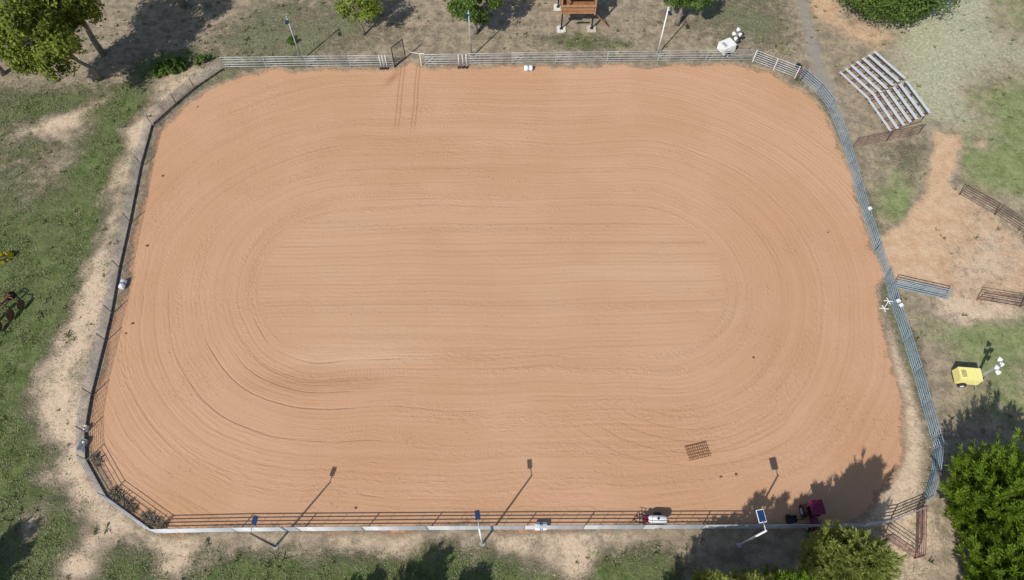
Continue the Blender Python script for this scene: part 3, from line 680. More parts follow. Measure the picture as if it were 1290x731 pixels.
# ------------------------------------------------------------ bleachers
def bleacher(label, L1, L2, gap):
    """L1, L2: left and right ends of the seven planks as surveyed"""
    z = [.42 + .19 * i for i in range(7)]
    A = [g(p[0], p[1], z[i]) for i, p in enumerate(L1)]; B = [g(p[0], p[1], z[i]) for i, p in enumerate(L2)]
    o = Vector((A[0].x, A[0].y, 0)); t = thing('bleacher', label, 'bleacher', o, 0, 'aluminium bleachers')
    # even the rows out: one direction, one pitch
    d = sum(((b - a) for a, b in zip(A, B)), Vector()); d.z = 0; L = d.length / 7; d.normalize()
    nrm = Vector((-d.y, d.x, 0)); mA = A[0]; run = ((A[6] - A[0]).dot(nrm)) / 6; sh = ((A[6] - A[0]).dot(d)) / 6
    for i in range(7):
        a = mA + nrm * run * i + d * sh * i; a.z = z[i]; a -= o; w = .25 if i in (0, 6) else .31
        MB().beam(a, a + d * L, w, .045).build('plank', MT['alu'], t)
        for e in (0, 1): 
            q = a + d * L * e; MB().beam(q - nrm * w * .5 - d * (.006 - .012 * e), q + nrm * w * .5 - d * (.006 - .012 * e), .012, .06).build('end_cap', MT['galv'], t)
    for k in range(4):
        u = .06 + .293 * k; p0 = mA - o + d * L * u; q0 = p0 + nrm * run * 6 + d * sh * 6
        lo = p0 + Vector((0, 0, z[0] - .07 - p0.z)); hi = q0 + Vector((0, 0, z[6] - .07 - q0.z))
        lo.z, hi.z = z[0] - .06, z[6] - .06
        fr = MB().beam(lo - nrm * .12, hi + nrm * .12, .07, .07).build('stringer', MT['frame'], t)
        for e in (0, 2, 4, 6):
            p = lo.lerp(hi, e / 6); MB().beam((p.x, p.y, 0.03), (p.x, p.y, p.z - .02), .05, .05).build('strut', MT['frame'], fr)
        MB().beam((lo.x, lo.y, .04), (hi.x, hi.y, .04), .06, .06).build('sill', MT['frame'], fr)
    for (e0, e1) in ((0, 1), (1, 2), (2, 3)):
        pa = mA - o + d * L * (.06 + .293 * e0) + (nrm * run + d * sh) * 5.6; pb = mA - o + d * L * (.06 + .293 * e1) + (nrm * run + d * sh) * 5.6
        MB().tube([(pa.x, pa.y, .15), (pb.x, pb.y, z[6] - .2)], .022, 6).build('brace', MT['frame'], t)
def zz(l): return [(1050 + x / 5.623, 55 + y / 5.623) for x, y in l]
bleacher('aluminium plank bleacher on red brown frame, upper left of the two', zz([(45, 200), (90, 170), (125, 145), (165, 120), (205, 95), (255, 75), (290, 55)]), zz([(245, 385), (300, 365), (340, 340), (385, 315), (420, 285), (470, 272), (505, 245)]), 0)
bleacher('aluminium plank bleacher on red brown frame, next to the brown corral panels', zz([(250, 395), (300, 370), (345, 355), (390, 335), (430, 310), (480, 285), (515, 265)]), zz([(410, 620), (460, 605), (510, 590), (550, 555), (600, 535), (650, 520), (680, 490)]), 0)

# ------------------------------------------------------------ wooden judges' stand on posts
def stand():
    p = g(707, 37.5); q = g(745, 36); t = thing('judges_stand', 'raised brown wooden stand on black posts behind the top fence', 'stand', p)
    w = q.x - p.x; dp = 3.5; fl = 2.25
    for (x, y, m) in ((0, 0, 'conc'), (w, .05, 'conc2'), (-.25, dp, 'conc'), (w + .1, dp, 'conc2')):
        MB().box((x, y, .06), (1.0, .95, .18), taper=.96).build('footing', MT[m], t)
        MB().box((x, y, fl / 2 + .1), (.16, .16, fl)).build('post', MT['black'], t); MB().box((x, y, .165), (.34, .34, .03)).build('post_base', MT['black'], t)
    x0, x1, y0, y1 = -.12, w + .12, -.1, dp + .1
    for k in range(12):
        y = y0 + (y1 - y0) * (k + .5) / 12; MB().box(((x0 + x1) / 2, y, fl + .02), (x1 - x0, (y1 - y0) / 12 - .02, .05)).build('floor_board', MT['wood'], t)
    for x in (x0, x1): MB().beam((x, y0, fl - .11), (x, y1, fl - .11), .08, .2).build('joist', MT['wood'], t)
    for k in range(6):
        zc = fl + .13 + k * .17
        MB().box(((x0 + x1) / 2, y0 + .006 * (k % 2), zc), (x1 - x0 - .2, .045, .155)).build('front_board', MT['wood'] if k % 3 else MT['wood2'], t)
        for x in (x0, x1): MB().box((x + .005 * (k % 2), (y0 + y1) / 2, zc), (.045, y1 - y0 - .2, .155)).build('side_board', MT['wood'], t)
    for x in (x0, x1):
        for y in (y0, y1): MB().box((x, y, fl + 1.1), (.16, .16, 2.3)).build('corner_post', MT['wood2'], t)
    MB().box(((x0 + x1) / 2, y0 - .12, fl + 1.12), (x1 - x0 + .2, .34, .05)).build('counter', MT['wood2'], t)
    MB().box(((x0 + x1) / 2, (y0 + y1) / 2 + .2, fl + .6), (.9, .5, .7)).build('desk', MT['black'], t)
    M = Matrix.Rotation(R(5), 3, 'X'); MB().box(((x0 + x1) / 2, (y0 + y1) / 2 + .25, fl + 2.45), (x1 - x0 + .5, y1 - y0 + .3, .08), M=M).build('roof', MT['roof'], t)
    MB().beam((x1, y0 + .4, fl - .1), (x1 + 1.8, y0 + .4, .1), .1, .12).build('stair_rail', MT['wood'], t)
    MB().box((1.4, -.45, fl - .35), (1.5, .05, .3)).build('sign_board', MT['black'], t)
stand()

# ------------------------------------------------------------ white cavaletti, fence lights, small things
def cavaletti():
    a, b = g(1117.5, 381), g(1111.5, 391); c = (a + b) / 2; d = b - a; t = thing('cavaletti', 'small white jump pole on crossed ends inside the right fence', 'jump', c, math.atan2(d.y, d.x))
    L = .95; MB().tube([(-L / 2, 0, .3), (L / 2, 0, .3)], .04, 8).build('pole', MT['white'], t)
    for s in (-1, 1):
        for e in (-1, 1): MB().beam((s * L / 2, -e * .3, .03), (s * L / 2, e * .3, .58), .06, .06).build('cross_arm', MT['white'], t)
cavaletti()
for px, py, lab in ((1132, 379, 'small white box lamp on the right fence, upper of the pair by the blue panel'), (1135.5, 384.5, 'small white box lamp on the right fence, lower of the pair by the blue panel'), (1096, 262.5, 'small white box lamp on the blue fence beside the dirt track grass')):
    p = g(px, py, 1.75); t = thing('fence_lamp', lab, 'lamp', (p.x, p.y, 1.62), R(20), 'white box lamps on the right fence')
    MB().box((0, 0, .14), (.26, .3, .2), taper=.9).build('housing', MT['white'], t); MB().box((-.14, 0, .14), (.02, .22, .14)).build('lens', MT['glass'], t); MB().box((0, 0, .02), (.05, .05, .06)).build('bracket', MT['black'], t)
t = thing('salt_block', 'pale block standing against the kick board at the left fence corner', 'block', g(110, 541))
MB().box((0, 0, .22), (.24, .5, .44), taper=.93).build('block_body', MT['conc'], t); MB().tube([(0, 0, .43), (0, 0, .46)], .07, 10).build('hollow', MT['black'], t)
t = thing('water_trough', 'grey metal trough tucked outside the bottom left fence corner', 'trough', g(106, 562), R(80))
m = MB(); m.box((0, 0, .04), (.9, .42, .04))
for s in (-1, 1): m.box((0, s * .21, .24), (.94, .03, .4)); m.box((s * .455, 0, .24), (.03, .39, .4))
m.build('basin', MT['galv'], t); MB().box((.2, 0, .36), (.2, .16, .06)).build('float_valve', MT['white'], t)

# ------------------------------------------------------------ rusty disc plough at the left edge
def plough():
    t = thing('disc_plough', 'rusty disc plough with a tan board standing in the grass at the left edge', 'plough', g(4, 398), R(60)); t.scale = (1.35, 1.35, 1.35)
    MB().beam((-1.3, 0, .78), (1.3, .1, .78), .1, .12).build('beam', MT['rust'], t); MB().beam((-1.2, .12, .86), (.3, .16, .86), .1, .05).build('board', MT['tan'], t)
    for i, x in enumerate((-.75, .25, 1.1)):
        MB().tube([(x, 0, .78), (x + .05, -.35, .95), (x + .05, -.6, .6), (x, -.62, .36)], .045, 8).build('shank', MT['rust'], t)
        M = Matrix.Rotation(R(25), 3, 'Z'); m = MB()
        c = Vector((x, -.68, .38)); a = M @ Vector((0, 1, 0)); m.tube([c - a * .05, c - a * .02, c + a * .01, c + a * .06], [.36, .30, .2, .06], 20); m.build('disc', MT['rust'], t, True)
    MB().tube([(-1.3, 0, .78), (-1.9, .3, .55), (-2.3, .35, .5)], .05, 8).build('hitch', MT['rust'], t)
    for x in (-.3, .5, 1.25): MB().tube([(x, 0, .8), (x - .1, .3, 1.05), (x - .05, .55, .9), (x, .62, .45), (x + .1, .5, .08)], .04, 8).build('spring_tine', MT['rust'], t)
    wheel(t, (1.25, .42, .34), .34, .07, MT['rust']); MB().tube([(1.2, .08, .78), (1.25, .35, .7), (1.25, .4, .34)], .03, 8).build('wheel_arm', MT['rust'], t)
    MB().tube([(-.2, 0, .8), (-.3, .1, 1.5)], .03, 8).build('lever', MT['rust'], t)
plough()

# ------------------------------------------------------------ trees
LEAF = dict(
    oak=leafmat('oak_leaves', [(.035, .06, .008), (.10, .145, .016), (.185, .235, .03), (.25, .255, .04)], .34),
    mid=leafmat('mid_green_leaves', [(.03, .065, .014), (.075, .135, .024), (.145, .21, .045)], .3),
    cedar=leafmat('cedar_sprays', [(.065, .125, .014), (.155, .26, .022), (.28, .385, .05)], .36),
    olive=leafmat('olive_cedar_sprays', [(.11, .145, .03), (.26, .305, .075), (.42, .46, .14)], .38),
    lime=leafmat('lime_leaves', [(.09, .14, .014), (.19, .255, .03), (.30, .35, .06)], .35),
    bush=leafmat('bush_leaves', [(.03, .07, .01), (.08, .15, .02), (.14, .22, .04)], .25),
    flower=leafmat('yellow_flowers', [(.20, .22, .02), (.55, .45, .02), (.75, .62, .03)], .2))
def leaf_mesh(name, pos, nrm, size, m, aspect=1.6, rs=None):
    """pointed leaf quads at pos, facing nrm"""
    n = len(pos); r = rs.normal(size=(n, 3)); u = np.cross(nrm, r); u /= np.linalg.norm(u, axis=1, keepdims=True) + 1e-9
    v = np.cross(nrm, u); v /= np.linalg.norm(v, axis=1, keepdims=True) + 1e-9
    s = size[:, None]; a = pos - u * s * aspect * .5; b = pos + v * s * .5 + nrm * s * .1; c = pos + u * s * aspect * .5; d = pos - v * s * .5 + nrm * s * .1
    return quads(name, np.stack([a, b, c, d], 1).reshape(-1, 3), m)
def quads(name, co, m):
    k = len(co) // 4; me = bpy.data.meshes.new(name); me.vertices.add(len(co)); me.vertices.foreach_set('co', co.astype(np.float32).ravel())
    me.loops.add(k * 4); me.loops.foreach_set('vertex_index', np.arange(k * 4, dtype=np.int32)); me.polygons.add(k)
    me.polygons.foreach_set('loop_start', np.arange(0, k * 4, 4, dtype=np.int32)); me.update(calc_edges=True); me.materials.append(m); return me
def broad_tree(name, label, base, h, r, leaf, seed, th=None, n=14000, s=.3, group='broadleaf trees', lean=(0, 0), flat=1.0, clumps=34, cat='tree', trunk_r=None, bare=0):
    rs = np.random.default_rng(seed); rd = random.Random(seed); th = h * .35 if th is None else th
    t = thing(name, label, cat, base, 0, group); cz = th + (h - th) * .5; rz = (h - th) * .5
    cc = []
    while len(cc) < clumps:
        p = rs.uniform(-1, 1, 3)
        L = np.linalg.norm(p)
        if .25 < L < 1: p *= (.72 + .3 * rs.random()) / max(L, .55); cc.append(p * (r * .82, r * .82, rz * .86) + (lean[0], lean[1], cz))
    cc = np.array(cc); cr = r * rs.uniform(.13, .38, clumps)
    idx = rs.choice(clumps, n, p=cr ** 2 / (cr ** 2).sum()); dv = rs.normal(size=(n, 3)); dv /= np.linalg.norm(dv, axis=1, keepdims=True)
    rad = cr[idx] * (.45 + .6 * rs.random(n) ** .6); pos = cc[idx] + dv * rad[:, None] * (1, 1, .8 * flat)
    k_ = rs.random(n) < .15; pos[k_] += rs.normal(size=(int(k_.sum()), 3)) * r * .06
    ph = rs.uniform(0, 6.28, 6); q_ = pos / (r * .16); gap = np.sin(q_[:, 0] + ph[0]) + np.sin(q_[:, 1] * 1.1 + ph[1]) + np.sin(q_[:, 2] * .9 + ph[2]) + .7 * np.sin((q_[:, 0] + q_[:, 1]) * 1.7 + ph[3]) + .7 * np.sin((q_[:, 1] - q_[:, 2]) * 1.6 + ph[4])
    ok = gap > -.75; pos, dv = pos[ok], dv[ok]; n = len(pos)
    pos[:, 2] = np.maximum(pos[:, 2], .12)
    out = pos - np.array((lean[0], lean[1], cz)); out /= np.linalg.norm(out, axis=1, keepdims=True) + 1e-9
    nrm = dv * .6 + out * .5 + rs.normal(size=(n, 3)) * .45 + (0, 0, .35); nrm /= np.linalg.norm(nrm, axis=1, keepdims=True)
    me = leaf_mesh('crown', pos, nrm, s * rs.uniform(.55, 1.3, n), leaf, 1.6, rs); link('crown', me, t)
    tr = trunk_r or .03 * h; m = MB()
    top = Vector((lean[0] * .8, lean[1] * .8, cz + rz * .25)); mid = Vector((lean[0] * .3 + rd.uniform(-.2, .2), lean[1] * .3, th))
    m.tube([(0, 0, -.05), (rd.uniform(-.05, .05), 0, th * .4), mid, (mid + top) / 2 + Vector((rd.uniform(-.2, .2), rd.uniform(-.2, .2), 0)), top], [tr * 1.25, tr, tr * .8, tr * .5, tr * .15], 9)
    for k in range(min(12, clumps)):
        e = Vector(cc[k]); st = mid.lerp(top, rd.uniform(0, .6)); mm = st.lerp(e, .5) + Vector((0, 0, .15 * r)); m.tube([st, mm, e], [tr * .42, tr * .26, tr * .08], 6, False)
    m.build('trunk', MT['bark'], t, True)
    if bare:
        m = MB()
        for k in range(bare):
            a = rd.uniform(0, 6.28); st = mid; e = Vector((lean[0] - r * .35 + rd.uniform(-1.2, 1.2), lean[1] - r * .7 + rd.uniform(-.9, .6), cz + rz * rd.uniform(.1, .7)))
            mm = st.lerp(e, .6) + Vector((rd.uniform(-.4, .4), rd.uniform(-.4, .4), .4)); m.tube([st, mm, e], [tr * .3, .05, .02], 6, False)
            for q in range(4):
                f = mm.lerp(e, rd.random()); m.tube([f, f + Vector((rd.uniform(-.5, .5), rd.uniform(-.5, .5), rd.uniform(-.1, .4)))], [.025, .01], 5, False)
        m.build('bare_branch', MT['deadwood'], t, True)
    return t
def cedar_tree(name, label, base, h, r, leaf, seed, plumes=150, group='cedars at the bottom right', tips=5, ln=.46, th=.35, cat='tree'):
    """leaders carrying feathery plumes that rise outward and end in points"""
    rs = np.random.default_rng(seed); rd = random.Random(seed); t = thing(name, label, cat, base, 0, group); m = MB(); tr = .026 * h
    L = [(0, 0, h, r)]
    for k in range(tips - 1):
        a = 2 * math.pi * k / max(1, tips - 1) + rd.uniform(-.5, .5); q = r * rd.uniform(.3, .55); L.append((math.cos(a) * q, math.sin(a) * q, h * rd.uniform(.6, .9), r * rd.uniform(.5, .68)))
    m.tube([(0, 0, -.05), (.03, .02, h * .4), (0, 0, h * .95)], [tr * 1.3, tr, tr * .15], 8)
    for l in L[1:]: m.tube([(0, 0, h * .08), (l[0] * .8, l[1] * .8, h * .3), (l[0], l[1], l[2] * .95)], [tr * .6, tr * .45, tr * .1], 6, False)
    wg = np.array([l[3] * l[2] for l in L]); wg /= wg.sum(); out = []
    def plume(st, d, ln_p, rad, n):
        q = rs.random(n) ** .8; e = rs.normal(size=(n, 3)); e -= d * (e @ d)[:, None]; e /= np.linalg.norm(e, axis=1, keepdims=True) + 1e-9
        P = st + d * (q * ln_p)[:, None] + e * (rad * (1.05 - q) * rs.random(n) ** .5)[:, None]; P[:, 2] += (q ** 2) * ln_p * .25
        D = d * 1.3 + e * .6 + rs.normal(size=(n, 3)) * .15 + (0, 0, .2); D /= np.linalg.norm(D, axis=1, keepdims=True)
        for j in range(4):
            dd = D + rs.normal(size=(n, 3)) * .26; dd /= np.linalg.norm(dd, axis=1, keepdims=True)
            b = P + D * (j * .22 - .3) * ln * .6; l = ln * rs.uniform(.4, .95, n)[:, None]; w = l * .075
            sd = np.cross(dd, rs.normal(size=(n, 3))); sd /= np.linalg.norm(sd, axis=1, keepdims=True) + 1e-9
            out.append(np.stack([b, b + dd * l * .5 + sd * w, b + dd * l, b + dd * l * .5 - sd * w], 1))
    for k in range(plumes):
        l = L[rs.choice(len(L), p=wg)]; u = rd.random() ** 1.15; z = th + u * (l[2] * .97 - th); a = rd.uniform(0, 6.28)
        reach = l[3] * (1 - u) ** .75 * rd.uniform(.62, 1.12) * min(1, .5 + u * 4); el = rd.uniform(.35, .75) + u * .5
        d = np.array((math.cos(a) * math.cos(el), math.sin(a) * math.cos(el), math.sin(el))); lp = max(.5, reach / max(.3, math.cos(el)) * .8)
        st = np.array((l[0] * min(1, .4 + u * 2), l[1] * min(1, .4 + u * 2), z - lp * math.sin(el) * .35))
        st[2] = max(st[2], .2); plume(st + d * lp * .15, d, lp * 1.12, .09 + .10 * lp, int(16 + 19 * lp))
        e = Vector(st + d * lp * .8); m.tube([st, e], [tr * .28, tr * .06], 5, False)
    for l in L: plume(np.array((l[0], l[1], l[2] - 1.2)), np.array((.02, .03, .999)), 1.3, .35, 40)
    link('crown', quads('crown', np.concatenate(out, 0).reshape(-1, 3), leaf), t)
    m.build('trunk', MT['bark'], t, True); return t

NW = 'oaks at the top left'
broad_tree('oak_tree', 'yellow green oak with its leaning trunk foot nearest the arena, top left', (-43.9, 55.3), 13.5, 4.6, LEAF['oak'], 21, 3.4, 27000, .21, NW, lean=(-.8, -2.9), trunk_r=.22, clumps=52)
broad_tree('oak_tree', 'large oak behind the nearest one, its trunk foot just above at the top left', (-44.6, 58.9), 15, 4.8, LEAF['oak'], 22, 4.6, 27000, .21, NW, lean=(.9, -1.2), trunk_r=.3, clumps=52)
broad_tree('oak_tree', 'oak at the far left top corner beside the bleached bare tree', (-54.5, 56.0), 9.0, 3.2, LEAF['oak'], 23, 3.0, 16000, .21, NW, lean=(-1, 0))
broad_tree('oak_tree', 'oak above the top edge whose dark shadow falls beyond the other oaks', (-37.5, 66.5), 12, 4.0, LEAF['oak'], 24, 4, 9500, .3, NW)
def bare_tree():
    rd = random.Random(4); p = g(24, 72); t = thing('bare_tree', 'bleached leafless tree among the oaks at the top left corner', 'tree', p)
    m = MB(); m.tube([(0, 0, 0), (.1, .05, 1.5), (-.1, .1, 3.6)], [.14, .11, .07], 8); m.build('trunk', MT['deadwood'], t, True); m = MB()
    for k in range(16):
        a = rd.uniform(0, 6.28); st = Vector((0, .08, rd.uniform(1.2, 3.5))); L = rd.uniform(1.0, 2.2); e = st + Vector((math.cos(a) * L * .55, math.sin(a) * L * .55, L * .7)); mm = st.lerp(e, .5) + Vector((rd.uniform(-.15, .15), rd.uniform(-.15, .15), -.1))
        m.tube([st, mm, e], [.055, .04, .015], 6, False)
        for q in range(4):
            f = mm.lerp(e, rd.random()); m.tube([f, f + Vector((rd.uniform(-.5, .5), rd.uniform(-.5, .5), rd.uniform(.1, .6)))], [.025, .01], 5, False)
    m.build('branches', MT['deadwood'], t, True)
bare_tree()
NT = 'trees along the top edge'
broad_tree('small_tree', 'small lime green tree with pale trunk left of the mesh gate', g(459, 44), 6.4, 2.5, LEAF['lime'], 31, 1.9, 7500, .16, NT, trunk_r=.12)
broad_tree('leafy_tree', 'leafy tree rising behind the grey centre light pole', g(600, 42), 7.5, 3.0, LEAF['mid'], 32, 2.0, 13000, .17, NT)
broad_tree('leafy_tree', 'leafy tree with pale trunk just right of the white light pole at the top', g(853, 31), 8.5, 2.9, LEAF['mid'], 33, 2.4, 17000, .19, NT, lean=(.3, .1))
broad_tree('leafy_tree', 'leafy tree above the frame shading the ground left of the centre light pole', g(505, -18), 9, 3.0, LEAF['mid'], 34, 3, 9000, .3, NT)
broad_tree('spreading_tree', 'wide low green tree at the top right over the tan dirt', (42.6, 67.4), 7.0, 7.4, LEAF['mid'], 35, .7, 60000, .19, NT, clumps=90)
CE = 'cedars at the bottom right'
cedar_tree('cedar_tree', 'large bright green cedar at the right edge, upper of the two', (35.3, 10.4), 8.8, 4.9, LEAF['cedar'], 41, 900, CE, 8)
cedar_tree('cedar_tree', 'large bright green cedar in the bottom right corner, lower of the two', (34.8, 4.7), 8.4, 4.9, LEAF['cedar'], 42, 880, CE, 8)
cedar_tree('cedar_tree', 'feathery olive green cedar at the bottom, right of the red tractor', (22.9, 5.9), 10, 3.3, LEAF['olive'], 43, 600, CE, 5)
for k, (x, y, h_, lab) in enumerate(((13.9, 4.2, 9.0, 'slim cedar at the bottom edge just right of the white rimmed light pole'), (10.9, 2.6, 8.6, 'slim cedar at the bottom edge left of the white rimmed light pole'), (16.0, 4.4, 8.6, 'slim cedar at the bottom edge between the light pole and the olive cedar'), (18.2, 4.4, 9.4, 'slim cedar at the bottom edge touching the olive cedar'))):
    cedar_tree('cedar_tree', lab, (x, y), h_, 1.9, LEAF['cedar' if k % 2 else 'olive'], 50 + k, 210, CE, 4)
for k, (x, y, h_, r_) in enumerate(((-8.6, 2.6, 6.0, 2.1), (-5.6, 1.6, 5.6, 1.8), (-13.6, .9, 6.0, 2.0), (-11.2, .2, 6.0, 1.8), (-40.6, 3.6, 7.0, 2.4))):
    cedar_tree('cedar_tree', ['cedar below the frame whose shadow reaches left of the centre light pole', 'cedar below the frame whose shadow falls under the centre light pole', 'cedar below the frame whose shadow is leftmost of the bottom row', 'cedar below the frame whose shadow is second from left of the bottom row', 'cedar left of the frame casting the shadow in the bottom left corner'][k], (x, y), h_, r_, LEAF['cedar'], 60 + k, 170, 'cedars just outside the frame', 4)
BU = 'low bushes in the rough ground'
def bush(label, p, h, r, leaf, seed, n=2600, s=.12, cat='bush'):
    return broad_tree('bush', label, p, h, r, LEAF[leaf], seed, .05, n, s, BU, clumps=16, cat=cat, trunk_r=.04)
bush('bright green bush at the shadow edge outside the top left fence bend', g(222, 86), 1.2, 1.3, 'bush', 71, 6500, .12)
bush('low green bush right of the brightest one outside the top left fence', g(258, 80), .8, 1.0, 'bush', 72)
bush('low green bush left of the brightest one, in the oak shade', g(203, 92), .9, 1.0, 'bush', 73)
bush('small green bush behind the top left light pole', g(368, 54), .7, .7, 'bush', 74, 900)
bush('yellow flowering bush in the meadow at the left edge', g(8, 328), .8, .75, 'flower', 75, 2200, .10)

# ------------------------------------------------------------ turf, clods, stones
def scatter_grass():
    rs = np.random.default_rng(77); N = 620000
    x = rs.uniform(-62, 62, N); y = rs.uniform(2, 74, N)
    i = np.clip(np.searchsorted(GX, x), 0, len(GX) - 1); j = np.clip(np.searchsorted(GY, y), 0, len(GY) - 1); w = W[j * len(GX) + i]
    dens = w[:, GREEN] * 1.0 + w[:, TURF] * .6 + w[:, OLIVE] * .42 + w[:, DRY] * .10 + w[:, SAND] * .035
    dens *= np.clip((vnoise(x, y, .8, 5) - .25) * 2.2, .1, 1) * (w[:, ARENA] < .03)
    keep = rs.random(N) < dens; x, y, w = x[keep], y[keep], w[keep]; n = len(x); out = []
    gz = np.clip(w[:, GREEN] + .4 * w[:, OLIVE], .25, 1)
    for k in range(2):
        a = rs.uniform(0, 6.28, n); h = rs.uniform(.04, .12, n) * (.45 + .75 * gz); l = rs.uniform(.03, .12, n); wd = rs.uniform(.016, .04, n)
        bx, by = x + rs.normal(0, .08, n), y + rs.normal(0, .08, n); dx, dy = np.cos(a), np.sin(a)
        out.append(np.stack([np.stack([bx - dy * wd, by + dx * wd, 0 * h], 1), np.stack([bx + dy * wd, by - dx * wd, 0 * h], 1),
                             np.stack([bx + dx * l + dy * wd * .4, by + dy * l - dx * wd * .4, h], 1), np.stack([bx + dx * l - dy * wd * .4, by + dy * l + dx * wd * .4, h], 1)], 1))
    m, nb, b = newmat('grass_blades'); geo = nb.n('ShaderNodeNewGeometry'); pos = geo.outputs['Position']
    f = nb.add(nb.mul(geo.outputs['Random Per Island'], .6), nb.mul(nb.noise(pos, .35, 3), .6))
    cr = nb.n('ShaderNodeValToRGB'); e = cr.color_ramp.elements; e[0].position = .15; e[0].color = (.085, .13, .04, 1); e[1].position = .95; e[1].color = (.31, .29, .19, 1)
    k = cr.color_ramp.elements.new(.6); k.color = (.17, .205, .085, 1); nb.put(cr.inputs[0], f); nb.put(b.inputs['Base Color'], cr.outputs[0]); b.inputs['Roughness'].default_value = .8; b.inputs['Specular IOR Level'].default_value = .15
    o = link('grass', quads('grass', np.concatenate(out, 0).reshape(-1, 3), m)); tag(o, 'rough meadow grass growing in tufts outside the arena fence', 'grass'); o['kind'] = 'stuff'
scatter_grass()
def scatter_tufts():
    rs = np.random.default_rng(78); N = 16000; x = rs.uniform(-60, 60, N); y = rs.uniform(3, 72, N)
    i = np.clip(np.searchsorted(GX, x), 0, len(GX) - 1); j = np.clip(np.searchsorted(GY, y), 0, len(GY) - 1); w = W[j * len(GX) + i]
    d = (w[:, GREEN] * .32 + w[:, TURF] * .12 + w[:, OLIVE] * .5 + w[:, DRY] * .22 + w[:, SAND] * .12) * (w[:, ARENA] < .02) * np.clip((vnoise(x, y, .3, 15) - .3) * 2.5, .12, 1)
    k = rs.random(N) < d; x, y = x[k], y[k]; n = len(x); size = rs.uniform(.12, .36, n); out = []
    for q in range(11):
        a = rs.uniform(0, 6.28, n); dx, dy = np.cos(a), np.sin(a); l = size * rs.uniform(.4, 1.1, n); h = size * rs.uniform(.3, .8, n); wd = rs.uniform(.012, .03, n); r0 = size * .25 * rs.random(n)
        bx, by = x + dx * r0, y + dy * r0; z = 0 * h
        out.append(np.stack([np.stack([bx - dy * wd, by + dx * wd, z], 1), np.stack([bx + dy * wd, by - dx * wd, z], 1), np.stack([bx + dx * l * .6 + dy * wd, by + dy * l * .6 - dx * wd, h], 1), np.stack([bx + dx * l, by + dy * l, h * .75], 1)], 1))
    m = leafmat('weed_leaves', [(.09, .125, .035), (.17, .205, .07), (.29, .27, .15)], .2)
    o = link('weed_tufts', quads('weed_tufts', np.concatenate(out, 0).reshape(-1, 3), m)); tag(o, 'coarse weed tufts dotted over the meadow and bare dirt', 'weeds'); o['kind'] = 'stuff'
scatter_tufts()
def scatter_weeds():
    rs = np.random.default_rng(31); path = [g(*p) for p in ((117, 575), (142, 626), (172, 650), (202, 666), (300, 666))]; out = []
    for a, b in zip(path[:-1], path[1:]):
        L = (b - a).length; n = int(L * 60); u = rs.random(n); off = np.abs(rs.normal(0, .28, n)); t = (b - a).normalized(); c = vnoise(u * L, u * 0 + a.x, .7, 8) > .42
        x = a.x + (b.x - a.x) * u - t.y * off; y = a.y + (b.y - a.y) * u + t.x * off; x, y = x[c], y[c]; n = len(x)
        for k in range(3):
            an = rs.uniform(0, 6.28, n); h = rs.uniform(.05, .32, n); l = rs.uniform(.05, .35, n); w = rs.uniform(.01, .03, n); dx, dy = np.cos(an), np.sin(an)
            out.append(np.stack([np.stack([x - dy * w, y + dx * w, 0 * h], 1), np.stack([x + dy * w, y - dx * w, 0 * h], 1), np.stack([x + dx * l + dy * w, y + dy * l - dx * w, h], 1), np.stack([x + dx * l - dy * w, y + dy * l + dx * w, h], 1)], 1))
    o = link('dry_weeds', quads('dry_weeds', np.concatenate(out, 0).reshape(-1, 3), mat('dry_weed_stems', (.19, .16, .115), .9, 0, .4, 4))); tag(o, 'dark dry weeds along the kick board in the bottom left arena corner', 'weeds'); o['kind'] = 'stuff'
scatter_weeds()
def lump(r, seed):
    rs = np.random.default_rng(seed); b = MB(); rings = 5; seg = 8
    for i in range(rings + 1):
        th = math.pi * i / rings
        for j in range(seg):
            a = 2 * math.pi * j / seg; k = r * rs.uniform(.75, 1.15); b.v.append((k * math.sin(th) * math.cos(a), k * math.sin(th) * math.sin(a) * .85, k * .6 * math.cos(th) + r * .42))
    for i in range(rings):
        for j in range(seg): b.f.append((i * seg + j, (i + 1) * seg + j, (i + 1) * seg + (j + 1) % seg, i * seg + (j + 1) % seg))
    return b
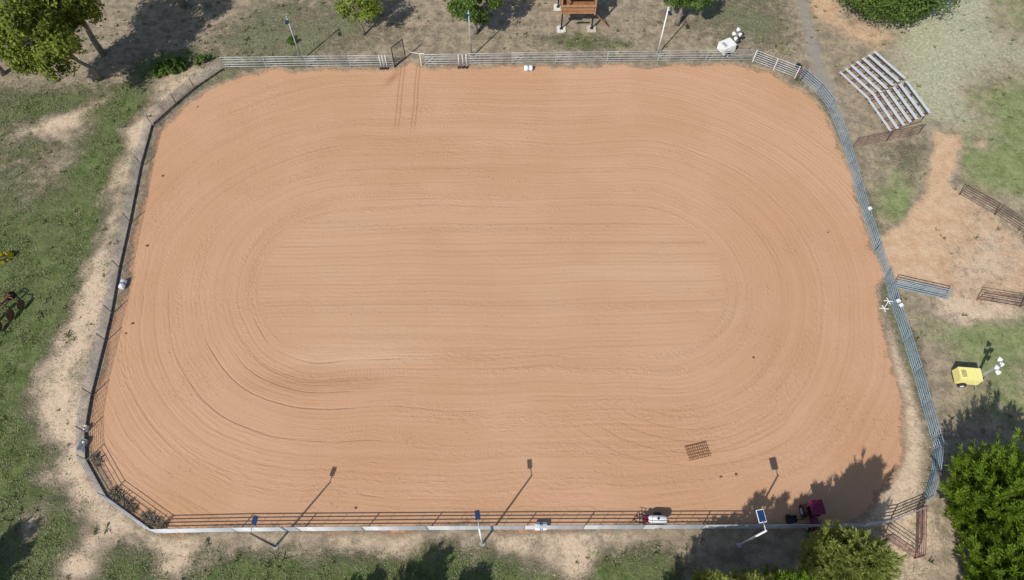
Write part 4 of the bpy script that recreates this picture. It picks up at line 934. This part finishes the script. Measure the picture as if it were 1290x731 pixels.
CLODS = [(205, 222, .13, 'dark soil clod at the upper left of the arena, inside the fence'), (185.5, 310, .14, 'dark soil clod near the left fence, above the barrel'), (167, 408, .13, 'dark soil clod near the left fence, below the barrel'), (158.5, 420.5, .10, 'smaller dark clod just below the one under the left barrel'),
         (249, 135, .09, 'dark soil clod in the top left corner of the arena'), (448, 640.5, .11, 'dark soil clod above the bottom fence right of the left light pole'), (927, 598, .12, 'dark soil clod below and right of the drag harrow'), (908, 601, .10, 'dark soil clod straight below the drag harrow'), (949, 451, .12, 'dark soil clod on the right half of the arena'), (1043, 293, .09, 'dark soil clod near the right fence, above the track gate')]
for i, (px, py, r, lab) in enumerate(CLODS):
    o = lump(r, i).build('soil_clod', MT['clod'], None, True, g(px, py)); tag(o, lab, 'clod', 'soil clods on the arena sand')
def scatter_clods():
    rs = np.random.default_rng(9); N = 60000; x = rs.uniform(-45, 45, N); y = rs.uniform(7, 66, N)
    i = np.clip(np.searchsorted(GX, x), 0, len(GX) - 1); j = np.clip(np.searchsorted(GY, y), 0, len(GY) - 1); w = W[j * len(GX) + i]
    se = np.exp(-(((x - 29) / 6) ** 2 + ((y - 18) / 7) ** 2)); mid = np.exp(-(((y - 28) / 2.0) ** 2)) * (np.abs(x) < 18)
    d = w[:, SAND] * .06 + w[:, ORANGE] * .025 + w[:, ARENA] * (.004 + .05 * se + .012 * mid) + w[:, DRY] * .03
    k = rs.random(N) < d; x, y = x[k], y[k]; n = len(x); s = rs.uniform(.02, .06, n); out = []
    a = rs.uniform(0, 6.28, n); top = np.stack([x, y, s * .8 + .004], 1); ring = [np.stack([x + s * np.cos(a + q * 1.571), y + s * np.sin(a + q * 1.571) * .8, 0 * x + .002], 1) for q in range(4)]
    for q in range(4): out.append(np.stack([ring[q], ring[(q + 1) % 4], top, top + (0, 0, .001)], 1))
    o = link('loose_clods', quads('loose_clods', np.concatenate(out, 0).reshape(-1, 3), MT['clod'])); tag(o, 'small loose clods and stones strewn over sand and bare dirt', 'clods'); o['kind'] = 'stuff'
scatter_clods()
